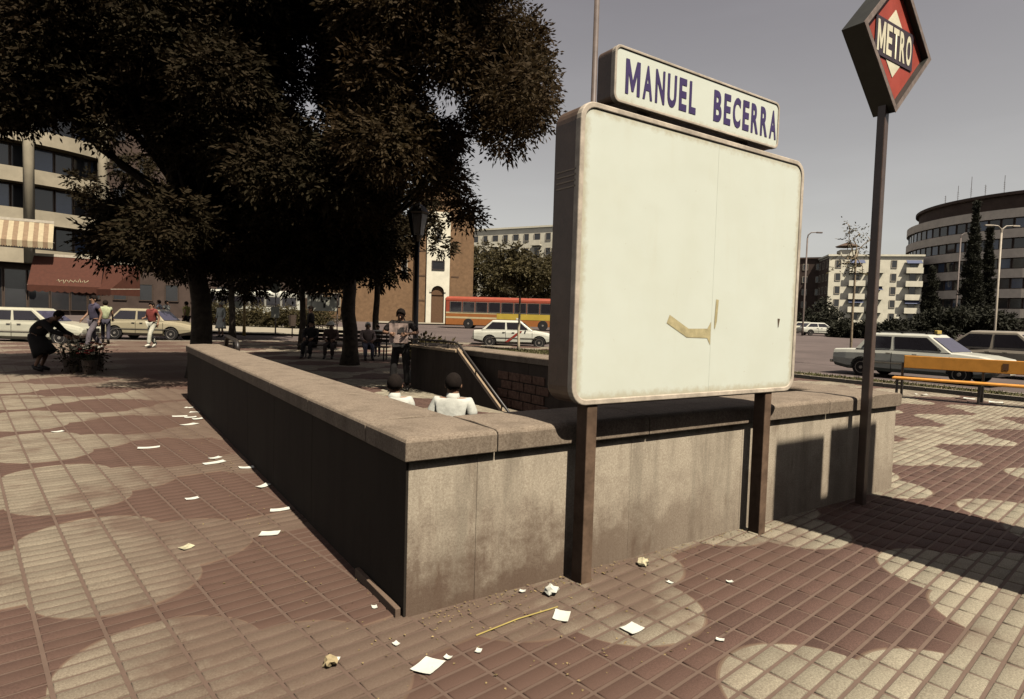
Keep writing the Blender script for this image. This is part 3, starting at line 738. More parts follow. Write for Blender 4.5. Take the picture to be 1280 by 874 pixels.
# the big canopy over the left half: clump centres spread through a volume whose sun side slopes with the light
def inside(poly, x, y):
    c_ = False
    for i in range(len(poly)):
        x0, y0 = poly[i]; x1, y1 = poly[i - 1]
        if (y0 > y) != (y1 > y) and x < (x1 - x0) * (y - y0) / (y1 - y0) + x0: c_ = not c_
    return c_
rg = random.Random(11)
def canopy(poly, n, D0, D1, shade, rmin, rmax, holes=(), zmin=2.6, far=20.8):
    out = []; tries = 0
    xs = [q[0] for q in poly]; ys = [q[1] for q in poly]
    while len(out) < n and tries < 60000:
        tries += 1
        px, py = rg.uniform(min(xs), max(xs)), rg.uniform(min(ys), max(ys))
        if not inside(poly, px, py): continue
        D = rg.uniform(D0, D1); p = P3(px, py, D); r_ = rg.uniform(rmin, rmax)
        if p.z < zmin or p.y + p.z / 1.664 - r_ < shade or p.y + p.z / 1.664 + r_ > far: continue
        if any((px - hx) ** 2 + (py - hy) ** 2 < (hr_ + r_ * FPX / D * 0.8) ** 2 for hx, hy, hr_ in holes): continue
        out.append((p.x, p.y, p.z, r_))
    return out
holesA = [(521, 272, 44), (176, 180, 13), (160, 222, 9), (190, 222, 8), (385, 130, 10), (415, 155, 13), (375, 78, 8), (40, 200, 26), (110, 200, 16), (50, 260, 26), (80, 150, 8), (430, 60, 5), (250, 235, 4), (290, 245, 4)]
polyA = [(-120, -260), (430, -260), (470, 60), (470, 290), (430, 318), (330, 322), (240, 318), (190, 305), (145, 285), (128, 245), (25, 150), (-120, 170)]
clA = canopy(polyA, 330, 11.0, 17.0, 10.3, 0.55, 0.95, holesA)
clA += canopy([(300, -260), (480, -260), (480, 318), (300, 320)], 90, 12.5, 18.0, 9.0, 0.5, 0.9, holesA)
clA += canopy([(150, 235), (480, 235), (480, 318), (150, 308)], 70, 13, 18.0, 10.3, 0.5, 0.8, holesA, 2.4)
clA += canopy([(0, 40), (130, 40), (150, 250), (120, 290), (90, 230), (20, 150)], 26, 11.0, 13.5, 9.5, 0.25, 0.45, holesA)
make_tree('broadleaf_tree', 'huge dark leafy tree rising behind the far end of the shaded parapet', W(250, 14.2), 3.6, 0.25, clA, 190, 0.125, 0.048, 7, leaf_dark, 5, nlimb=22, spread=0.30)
holesB = [(521, 272, 44), (588, 182, 13), (565, 130, 7), (600, 205, 14), (620, 230, 16), (500, 60, 5), (545, 150, 4)]
polyB = [(440, -220), (620, -220), (640, 30), (645, 60), (655, 115), (640, 150), (610, 165), (560, 185), (535, 215), (520, 245), (490, 290), (440, 315), (425, 200)]
clB = canopy(polyB, 170, 10.5, 17.0, 8.0, 0.40, 0.80, holesB, 2.9)
clB += canopy([(540, 195), (572, 195), (590, 285), (555, 290), (530, 250)], 13, 12.5, 15, 8.5, 0.16, 0.3, holesB)
clB += canopy([(520, 130), (600, 130), (610, 165), (560, 230), (530, 235)], 18, 11.5, 14, 7.5, 0.2, 0.34, [(588, 190, 8)])
clB += canopy([(615, 30), (672, 30), (685, 95), (682, 130), (655, 180), (615, 185)], 34, 11, 13.5, 7.5, 0.18, 0.36, holesB)
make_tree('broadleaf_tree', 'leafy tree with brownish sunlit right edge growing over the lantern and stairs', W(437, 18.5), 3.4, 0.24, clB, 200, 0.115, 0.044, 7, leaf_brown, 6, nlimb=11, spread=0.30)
# further crowns behind, closing the view under the canopy
def blob(px, py, D, rx, n, rmin, rmax, rz=0.7, sd=0):
    c = P3(px, py, D); q = random.Random(sd + int(px)); out = []
    for _ in range(n):
        a, e, r_ = q.uniform(0, 6.283), q.uniform(-1, 1), q.random() ** 0.4
        s_ = math.sqrt(1 - e * e); out.append((c.x + rx * r_ * s_ * math.cos(a), c.y + rx * r_ * s_ * math.sin(a), c.z + rx * rz * r_ * e, q.uniform(rmin, rmax)))
    return out
for px, py, D, rx, r0, lab in ((377, 300, 24, 3.0, 0.13, 'thin-trunked tree in the shade between the two big trees'),
                               (290, 310, 30, 3.4, 0.16, 'shady tree behind the huge dark tree, over the traffic light'),
                               (470, 290, 27, 3.2, 0.15, 'tree with low brown branches standing behind the seated group'),
                               (244, 262, 30, 5.2, 0.18, 'dark tree hidden behind the trunk of the huge dark tree')):
    make_tree('broadleaf_tree', lab, W(px, D), P3(px, py, D).z - 1.0, r0, blob(px, py, D, rx, 34, 0.5, 0.9), 90, 0.20, 0.09, 7, leaf_dark, px, 'trees shading the plaza', nlimb=8)
# young street trees
c_ = blob(648, 335, 27, 1.15, 16, 0.22, 0.4, 1.0, 5)
make_tree('street_tree', 'slim young street tree with whitewashed trunk beside the white taxi', W(648, 27), 2.6, 0.06, c_, 42, 0.16, 0.08, 7, leaf_mid, 41, nlimb=9, bk=mat('whitewashed_bark', (0.50, 0.43, 0.30), 0.9, 0.2, 8))
c_ = [tuple(P3(px, py, 24.3)) + (r_,) for px, py, r_ in ((1072, 290, .22), (1060, 300, .18), (1080, 312, .15), (1052, 320, .16), (1067, 330, .22), (1046, 335, .12), (1078, 342, .15), (1060, 280, .12), (1085, 296, .10))]
make_tree('street_tree', 'nearly bare young street tree by the kerb next to the metro pole', W(1063, 24.3), 4.4, 0.05, c_, 9, 0.12, 0.05, 5, leaf_mid, 42, nlimb=9, bk=bark_pale)
# cypresses in front of the round building
def cypress(px, D, ytop, wpx, lab, sd):
    top = P3(px, ytop, D).z; x, y = W(px, D); z0 = gz(x, y); rw_ = wpx * D / FPX / 2; q = random.Random(sd); cl = []
    n = int((top - z0) * 9)
    for i in range(n):
        t = i / n; z = z0 + 0.5 + (top - z0 - 0.7) * t
        prof = (0.75 + 0.25 * math.sin(min(1, t * 3) * 1.57)) * (1 - max(0, t - 0.35) / 0.65 * 0.85)
        a = q.uniform(0, 6.283); r_ = rw_ * prof * q.uniform(0.2, 0.75)
        cl.append((x + r_ * math.cos(a), y + r_ * math.sin(a), z, max(0.15, rw_ * prof * 0.55)))
    make_tree('cypress_tree', lab, (x, y), 1.2, 0.16, cl, 70, 0.22, 0.09, 5, leaf_cyp, sd, 'cypresses in front of the round building', nlimb=0, droop=-1.4, spread=0.2)
cypress(1209, 62, 252, 21, 'tallest dark cypress standing before the round building', 51)
cypress(1228, 64, 283, 16, 'second dark cypress, shorter, right beside the tallest one', 52)
cypress(1160, 64, 333, 22, 'short dark cypress at the end of the round building', 53)
# distant trees
def far_tree(px, py, D, rx, lab, sd, m=leaf_mid, rz=0.8, n=30, grp=None):
    make_tree('distant_tree', lab, W(px, D), max(1.0, P3(px, py, D).z - rx * 0.5), 0.18, blob(px, py, D, rx, n, rx * 0.22, rx * 0.36, rz, sd), 60, 0.34, 0.16, 6, m, sd, grp, nlimb=4, spread=0.4)
gt = 'trees behind the bus'
far_tree(603, 340, 84, 4.2, 'brown-green tree rising next to the church behind the bus', 61, grp=gt)
far_tree(634, 352, 82, 4.0, 'broad brown-green tree behind the middle of the bus', 62, grp=gt)
far_tree(668, 348, 84, 4.6, 'tall brown-green tree behind the bus, partly covered by the blank sign', 63, grp=gt)
far_tree(700, 350, 86, 4.6, 'brown-green tree behind the bus, hidden by the blank sign', 64, grp=gt)
gr = 'bushes under the far apartment blocks'
for i, (px, py, D, rx, lab) in enumerate(((1054, 417, 62, 1.2, 'round dark bush below the white apartment block'), (1082, 416, 60, 1.2, 'dark bush across the road behind the white car tail'),
        (1110, 417, 58, 1.2, 'dark bush across the road behind the metro pole'), (1028, 398, 84, 3.2, 'dark tree by the brown end of the white apartment block'),
        (1136, 413, 60, 1.4, 'dark bush between white block and round building'), (1175, 402, 60, 2.2, 'dark bush at the foot of the short cypress'), (1240, 402, 60, 2.2, 'dark bush at the foot of the round building'))):
    far_tree(px, py, D, rx, lab, 70 + i, leaf_cyp, 0.8, 22, gr)

# hedge across the road and a low shrub by the stairs
def hedge(name, lab, A, B, h, wd, n, m, sd):
    q = random.Random(sd); cl = []
    for i in range(n):
        t = (i + q.random()) / n; x = A[0] + (B[0] - A[0]) * t + q.uniform(-wd, wd) * 0.3; y = A[1] + (B[1] - A[1]) * t + q.uniform(-wd, wd) * 0.3
        cl.append((x, y, gz(x, y) + q.uniform(0.25, 0.8) * h, 0.42 * h * q.uniform(0.7, 1.1)))
    c = ((A[0] + B[0]) / 2, (A[1] + B[1]) / 2); z0 = gz(*c)
    t = thing(name, lab, 'hedge', (c[0], c[1], z0))
    V, F = sprays([(a - c[0], b_ - c[1], e - z0, r_) for a, b_, e, r_ in cl], 70, 0.16, 0.08, 6, sd); link('foliage', np_mesh('foliage', V, F), m, t)
    for i in range(0, n, 2): MB().tube([(cl[i][0] - c[0], cl[i][1] - c[1], gz(cl[i][0], cl[i][1]) - z0), (cl[i][0] - c[0], cl[i][1] - c[1], cl[i][2] - z0)], 0.03, 5).build('stem', bark, t)
hedge('hedge', 'long clipped dark hedge across the road under the white bus', W(262, 45), W(408, 44), 1.5, 0.8, 46, leaf_mid, 81)
hedge('shrub', 'low bushy shrub beyond the stairs, in front of the church', W(526, 20), W(562, 19.5), 0.62, 0.6, 12, leaf_mid, 82)

# ================================================================== BUILDINGS
brickm = mat('church_brick', (0.21, 0.125, 0.066), 0.9, 0.2, 3.0, 0.4, 12, obj=False, stain=0.2)
plaster = mat('white_plaster', (0.74, 0.69, 0.54), 0.9, 0.1, 1.0, obj=False, stain=0.15)
stonew = mat('pale_stone_band', (0.26, 0.215, 0.165), 0.9, 0.15, 1.0, obj=False, stain=0.15)
brownb = mat('brown_facade', (0.085, 0.058, 0.045), 0.9, 0.2, 0.8, obj=False, stain=0.3)
darkwin = glass_mat('window_glass_dark', (0.030, 0.030, 0.032))
bluewin = glass_mat('window_glass_blue', (0.07, 0.09, 0.14))
frame_w = mat('window_frame_pale', (0.50, 0.44, 0.34), 0.7)
def basis(rz): return Matrix.Rotation(rz, 3, 'Z')
def window(parent, x, z, w_, h, y, fm, gm, frame=0.06, name='window', depth=0.08):
    f = ring_prism(MB(), [(x - w_ / 2, z), (x + w_ / 2, z), (x + w_ / 2, z + h), (x - w_ / 2, z + h)], [(x - w_ / 2 + frame, z + frame), (x + w_ / 2 - frame, z + frame), (x + w_ / 2 - frame, z + h - frame), (x - w_ / 2 + frame, z + h - frame)], y - depth, y + 0.02).build(name, fm, parent)
    MB().bb((x - w_ / 2 + frame, y - depth * 0.4, z + frame), (x + w_ / 2 - frame, y + 0.01, z + h - frame)).build('pane', gm, f)
    return f

# round office block with ribbon windows
def curved_block(name, lab, c, Rr, a0, a1, z0, floors, fh, bandh, mb_, mr, mw, nwin, back, cat='building', seg=40, attic=None, proud=0.5, ledge=None):
    t = thing(name, lab, cat, (c[0], c[1], gz(*c)))
    def arc(r_, n=seg): return [(r_ * math.cos(a0 + (a1 - a0) * i / n), r_ * math.sin(a0 + (a1 - a0) * i / n)) for i in range(n + 1)]
    H = z0 + floors * fh
    def slab(name_, r0, r1, za, zb, m, parent=None, bev=0.0):
        poly = arc(r1) + arc(r0)[::-1]
        return MB().prism(poly, za, zb, lambda a, b_, h: (a, b_, h)).build(name_, m, parent or t, bevel=bev)
    slab('core_wall', back, Rr - proud, -0.5, H, mr)
    for k in range(floors + 1):
        zb = z0 + k * fh
        slab('parapet_band', Rr - proud - 0.1, Rr, zb - bandh * 0.5, zb + bandh * 0.5, mb_)
        if ledge: slab('ledge', Rr - 0.02, Rr + 0.12, zb + bandh * 0.5 - 0.10, zb + bandh * 0.5, ledge)
    for k in range(floors):
        zb = z0 + k * fh + bandh * 0.5; hh = fh - bandh
        for i in range(nwin):
            am = a0 + (a1 - a0) * (i + 0.5) / nwin; wd = (a1 - a0) / nwin * Rr * 0.86
            o = window(t, 0, 0, wd, hh * 0.92, 0, mat('window_frame_brown', (0.10, 0.075, 0.06), 0.8), mw if (i + k) % 3 else bluewin, 0.07)
            o.location = ((Rr - proud + 0.06) * math.cos(am), (Rr - proud + 0.06) * math.sin(am), zb + 0.04 * hh); o.rotation_euler = (0, 0, am + math.pi / 2)
    if attic:
        slab('attic_wall', back, Rr - 2.0, H + bandh * 0.5, H + bandh * 0.5 + attic, brownb); slab('roof_edge', back - 0.1, Rr - 1.4, H + bandh * 0.5 + attic, H + bandh * 0.5 + attic + 0.5, brownb)
    return t, H
cx, cy = W(1318, 118)
ac = math.atan2(CAM.y - cy, CAM.x - cx)
rb, HH = curved_block('office_building', 'round brown office block with pale ribbon bands behind the cypresses', (cx, cy), 25.0, ac - R(100), ac + R(88), 3.6, 5, 3.35, 1.5, mat('pale_ribbon_band', (0.74, 0.64, 0.52), 0.9, 0.12, 0.8, obj=False, stain=0.15), brownb, darkwin, 44, 15.0, attic=2.6, ledge=None)
for i, a in enumerate((-62, -50, -41, -33, -24, -15, -4, 8, 20, 33)):
    x, y = 20 * math.cos(ac + R(a)), 20 * math.sin(ac + R(a)); mb = MB().tube([(x, y, HH + 3.5), (x, y, HH + 6.5 + i % 3)], 0.04, 5)
    for q in range(4): mb.tube([(x - 0.5, y, HH + 5.2 + q * 0.35), (x + 0.5, y, HH + 5.2 + q * 0.35)], 0.02, 4)
    mb.build('antenna', darkmetal, rb)
MB().bb((-2, -19, HH + 3.0), (-0.8, -17.8, HH + 5.2)).build('chimney', brownb, rb)

def block(name, lab, px, D, rz, w_, d, floors, fh, wallm, cols, ww, wh, z0=0.6, cat='building', balc=None, side=None, winm=None, roof=True, sidecols=0, fm=None):
    fm = fm or frame_w
    x, y = W(px, D); t = thing(name, lab, cat, (x, y, gz(x, y)), rz)
    H = z0 + floors * fh + 0.6
    MB().bb((-w_ / 2, 0, -0.6), (w_ / 2, d, H)).build('wall', wallm, t)
    if side: 
        MB().bb((-w_ / 2 - 0.05, 0.3, -0.6), (-w_ / 2 - 0.003, d - 0.2, H - 0.3)).build('side_wall', side, t)
    if roof: MB().bb((-w_ / 2 - 0.25, -0.25, H), (w_ / 2 + 0.25, d + 0.2, H + 0.35)).build('roof_slab', wallm, t)
    for f in range(floors):
        for c in range(cols):
            xx = -w_ / 2 + w_ * (c + 0.5) / cols; zz = z0 + f * fh + 0.9
            b = balc and balc(c, f)
            if b:
                MB().bb((xx - w_ / cols * 0.44, -1.0, zz - 1.0), (xx + w_ / cols * 0.44, -0.003, zz - 0.82)).build('balcony_slab', wallm, t)
                MB().bb((xx - w_ / cols * 0.44, -1.0, zz - 0.82), (xx + w_ / cols * 0.44, -0.92, zz + 0.05)).build('balcony_front', wallm, t)
                if b == 2: 
                    MB().box((xx, -0.55, zz + wh - 0.35), (w_ / cols * 0.8, 0.05, 1.0), M=Matrix.Rotation(R(-50), 3, 'X')).build('blind', mat('blue_blind', (0.10, 0.115, 0.18), 0.8), t)
                window(t, xx, zz - 0.8, ww * 1.2, wh + 0.8, -0.02, fm, darkwin, 0.08)
            else: window(t, xx, zz, ww, wh, -0.02, fm, winm or darkwin, 0.08)
    for f in range(floors):
        for c in range(sidecols):
            yy = d * (c + 0.5) / sidecols; zz = z0 + f * fh + 0.9
            o = window(t, 0, 0, ww, wh, 0, frame_w, darkwin, 0.08); o.location = (-w_ / 2 - 0.06, yy, zz); o.rotation_euler = (0, 0, -math.pi / 2)
    return t, H
away = YAW - math.pi / 2     # local +Y away from the camera
t, H = block('apartment_building', 'white apartment block with stacked balconies far across the road', 1088, 118, away - R(14), 16.0, 11, 5, 2.5, plaster, 5, 1.0, 1.5, 1.0,
             balc=lambda c, f: 0 if c in (0, 3) else (2 if (c + f * 2) % 3 == 0 else 1), side=brownb, sidecols=4)
MB().bb((-5.6, 2, H + 0.35), (-2.6, 5, H + 1.5)).build('roof_house', plaster, t)
mb = MB().lathe([(0.05, 2.2), (2.2, 1.35), (2.2, 1.25), (0.05, 1.9)], 8, c=(-4.1, 3.4, H + 0.9)); mb.build('roof_parasol', mat('parasol_brown', (0.10, 0.065, 0.045), 0.9), t)
MB().tube([(-4.1, 3.4, H + 1.4), (-4.1, 3.4, H + 3.0)], 0.06, 6).build('parasol_pole', darkmetal, t)
block('apartment_building', 'brown narrow apartment block left of the white balcony block', 1018, 128, away - R(30), 7.5, 9, 5, 2.6, brownb, 3, 1.0, 1.3, 0.8, sidecols=2)
block('apartment_building', 'low pale building glimpsed between the sign edge and the brown block', 985, 150, away, 14, 9, 4, 2.7, stonew, 6, 1.0, 1.4, 0.8)
# the long pale apartment row above the trees behind the bus
block('apartment_building', 'long pale apartment row with slanting roofline above the trees behind the bus', 688, 122, away - R(30), 44, 12, 6, 2.9, plaster, 18, 1.2, 1.5, 0.5, balc=lambda c, f: 1 if f == 5 and c % 2 else 0)
tt = bpy.data.objects[-1] if False else None

# brick church with white portal bay
x, y = W(545, 74); ch = thing('church', 'brick church tower with tall white portal bay and arched door', 'church', (x, y, gz(x, y)), away + R(10))
MB().bb((-2.4, -0.6, -0.6), (2.6, 8, 14.3)).build('tower_wall', brickm, ch)
MB().prism([(-2.7, 14.3), (2.9, 14.3), (0.1, 16.6)], -0.9, 8.2, XZ).build('tower_roof', brickm, ch)
MB().bb((-9.5, 0.4, -0.6), (-2.4, 12, 9.5)).build('nave_wall', brickm, ch)
MB().bb((2.6, 0.5, -0.6), (4.3, 9, 12.8)).build('side_wall', brickm, ch)
MB().bb((-9.8, 0.2, 9.5), (-2.4, 12.2, 9.9)).build('cornice', plaster, ch)
# white bay with an arched opening
arch = [(0.75 * math.cos(R(180 - a)), 3.6 + 0.75 * math.sin(R(180 - a))) for a in range(0, 181, 20)]
poly = [(-1.35, -0.5), (-1.35, 13.0), (1.35, 13.0), (1.35, -0.5), (0.75, -0.5)] + arch[::-1] + [(-0.75, -0.5)]
MB().prism(poly, -0.85, -0.603, XZ).build('portal_bay', plaster, ch)
MB().prism([(-0.75, -0.5)] + arch + [(0.75, -0.5)], -0.68, -0.606, XZ).build('door', mat('church_door_wood', (0.13, 0.07, 0.035), 0.8), ch)
ring_prism(MB(), [(a * 1.28, 3.6 + (b_ - 3.6) * 1.28) for a, b_ in arch], arch, -0.95, -0.851).build('arch_moulding', plaster, ch)
window(ch, 0, 6.2, 1.5, 1.1, -0.86, mat('iron_grille', (0.05, 0.04, 0.035), 0.8), darkwin, 0.12)
window(ch, 0, 9.6, 0.7, 1.6, -0.86, frame_w, darkwin, 0.1)
for zz in (2.5, 5.4, 8.3, 11.2):
    for xx in (-1.95, 2.0): MB().bb((xx - 0.45, -0.63, zz), (xx + 0.45, -0.603, zz + 0.16)).build('brick_course', mat('dark_brick', (0.10, 0.06, 0.035), 0.9), ch)
for xx in (-8.4, -6.9, -5.4, -3.9): window(ch, xx, 5.2, 0.7, 2.2, 0.38, frame_w, darkwin, 0.08)

# curved concrete apartment house on the left, with shops and awnings below
lx, ly = W(-20, 64); al = math.atan2(CAM.y - ly, CAM.x - lx)
sunny = mat('sunny_concrete', (0.36, 0.31, 0.22), 0.9, 0.15, 0.7, obj=False, stain=0.25)
lb_, HL = curved_block('apartment_building', 'curved concrete apartment house with deep balconies above the red awnings', (lx, ly), 15.0, al - R(75), al + R(105), 4.9, 6, 3.5, 1.25, sunny, brownb, darkwin, 26, 7.0, proud=1.5)
for k in range(24):
    a = al + R(-70 + k * 7.2); o = window(lb_, 0, 0, 1.62, 3.6, 0, darkmetal, darkwin, 0.06, 'shop_window'); o.location = (13.62 * math.cos(a), 13.62 * math.sin(a), 0.15); o.rotation_euler = (0, 0, a + math.pi / 2)
for k in range(7):
    a = al + R(-60 + k * 24); x, y = 15.1 * math.cos(a), 15.1 * math.sin(a)
    MB().tube([(x, y, 4.3), (x, y, HL)], 0.42, 10).build('column', sunny, lb_, smooth=True)
block('apartment_building', 'brown street house standing in shade behind the parked beige sedan', 215, 62, away + R(6), 22, 10, 6, 3.1, brownb, 9, 1.3, 1.7, 0.6, fm=darkmetal)
block('apartment_building', 'brown brick house glimpsed through the trees behind the round road sign', 375, 84, away - R(4), 22, 10, 5, 3.1, brickm, 9, 1.3, 1.8, 0.6)

red_awn = mat('awning_rust', (0.066, 0.021, 0.011), 0.85, 0.15, 6); cream_awn = mat('awning_cream', (0.36, 0.30, 0.19), 0.85, 0.1, 6)
def awning(lab, px, D, zt, zb, w_, out, rz, stripes=False, letters=False):
    x, y = W(px, D); t = thing('awning', lab, 'awning', (x, y, gz(x, y)), rz)
    n = 14 if stripes else 1
    for k in range(n):
        x0, x1 = -w_ / 2 + w_ * k / n, -w_ / 2 + w_ * (k + 1) / n; m = red_awn if not stripes else (cream_awn if k % 2 else mat('awning_brown', (0.22, 0.15, 0.09), 0.85))
        MB().add([(x0, 0, zt), (x1, 0, zt), (x1, -out, zb), (x0, -out, zb), (x0, 0, zt - 0.03), (x1, 0, zt - 0.03), (x1, -out, zb - 0.03), (x0, -out, zb - 0.03)],
                 [(0, 1, 2, 3), (4, 7, 6, 5), (0, 4, 5, 1), (2, 6, 7, 3), (0, 3, 7, 4), (1, 5, 6, 2)]).build('canvas', m, t)
        ns = 2 if stripes else 10; pts = [(x0, zb)]
        for j in range(ns):
            for q in range(5): pts.append((x0 + (x1 - x0) * (j + q / 4) / ns, zb - 0.32 - 0.09 * math.sin(math.pi * q / 4)))
        pts.append((x1, zb))
        MB().prism(pts, -out - 0.015, -out + 0.004, lambda a, b_, h: (a, h, b_)).build('valance', m, t)
    for s_ in (-1, 1):
        MB().tube([(s_ * w_ / 2, 0, zb + 0.1), (s_ * w_ / 2, -out, zb)], 0.02, 6).build('arm', frame_w, t)
        if not stripes: MB().add([(s_ * w_ / 2, 0, zt), (s_ * w_ / 2, -out, zb), (s_ * w_ / 2, -out, zb - 0.35), (s_ * w_ / 2, 0, zb - 0.35), (s_ * (w_ / 2 + .01), 0, zt), (s_ * (w_ / 2 + .01), -out, zb), (s_ * (w_ / 2 + .01), -out, zb - 0.35), (s_ * (w_ / 2 + .01), 0, zb - 0.35)], [(0, 1, 2, 3), (4, 7, 6, 5), (0, 4, 5, 1), (1, 5, 6, 2), (2, 6, 7, 3), (3, 7, 4, 0)]).build('side_canvas', red_awn, t)
    MB().bb((-w_ / 2, -0.05, zt - 0.02), (w_ / 2, 0.05, zt + 0.14)).build('cassette', frame_w, t)
    if letters:
        q = random.Random(4); pts = []
        for k in range(22):
            pts.append((-w_ * 0.12 + k * 0.075, -out * 0.86 - 0.02 + 0.0, zb + (zt - zb) * 0.14 + 0.05 + 0.10 * math.sin(k * 2.2) * (1 if k % 5 else 1.8)))
        pts = [(a, -out * (1 - (c_ - zb) / (zt - zb)) - 0.03, c_) for a, b_, c_ in pts]
        MB().tube(pts, 0.022, 5).build('lettering', cream_awn, t)
awning('rust red shop awning with pale lettering above the white hatchback', 88, 39, 4.15, 2.3, 3.6, 1.9, away + R(28), letters=True)
awning('rust red shop awning over the beige sedan, standing farther right', 152, 40, 3.85, 2.2, 3.4, 1.9, away - R(22))
awning('cream and brown striped awning above the rust red ones', 26, 38, 6.2, 4.9, 3.4, 1.5, away + R(34), stripes=True)

# added unseen houses that cut the skylight, across the street on the near side of the plaza, behind the photographer
for i, (xx, yy, rz, w_, h_, m, lab) in enumerate(((-16, -19, 0, 15, 6, brownb, 'added unseen brown house facing the plaza opposite the metro entrance'), (2, -20, 0, 16, 5, stonew, 'added unseen pale stone house facing the sign from across the pavement'), (19, -21, 0, 15, 6, brickm, 'added unseen brick house facing the plaza beyond the hoarding'))):
    t = thing('unseen_house', lab, 'building', (xx, yy, 0), math.pi); H = h_ * 3.1 + 1
    MB().bb((-w_ / 2, 0, -0.3), (w_ / 2, 10, H)).build('wall', m, t)
    for f in range(h_):
        for c in range(5): window(t, -w_ / 2 + w_ * (c + 0.5) / 5, 1.2 + f * 3.1, 1.3, 1.7, -0.02, frame_w, darkwin, 0.08)

# ================================================================== VEHICLES
tyre_m = mat('tyre_rubber', (0.018, 0.016, 0.015), 0.85); rim_m = mat('wheel_steel', (0.34, 0.31, 0.27), 0.4, 0.2, 12, metal=0.5)
chrome = mat('chrome_trim', (0.40, 0.37, 0.32), 0.25, 0.1, 8, metal=0.8); cglass = glass_mat('car_glass', (0.022, 0.020, 0.024), 0.05)
lampm = mat('headlamp_glass', (0.55, 0.52, 0.42), 0.15); tailm = mat('tail_lamp_red', (0.22, 0.02, 0.015), 0.3); blackp = mat('black_trim', (0.02, 0.018, 0.016), 0.6)
def wheel(parent, x, y, r_, wd=0.18):
    s_ = 1 if y > 0 else -1; M = Matrix.Rotation(R(-90 * s_), 3, 'X')
    t = MB().lathe([(r_ * 0.62, -wd / 2), (r_ * 0.93, -wd / 2), (r_, -wd / 2 + 0.03), (r_, wd / 2 - 0.03), (r_ * 0.93, wd / 2), (r_ * 0.62, wd / 2)], 20, M, (x, y, r_)).build('wheel', tyre_m, parent, smooth=False)
    MB().lathe([(0.02, 0.03), (r_ * 0.18, 0.03), (r_ * 0.22, 0.0), (r_ * 0.5, -0.015), (r_ * 0.6, 0.02), (r_ * 0.64, 0.02), (r_ * 0.64, -0.04), (0.02, -0.04)], 20, M, (x, y + s_ * wd * 0.42, r_)).build('rim', rim_m, t)
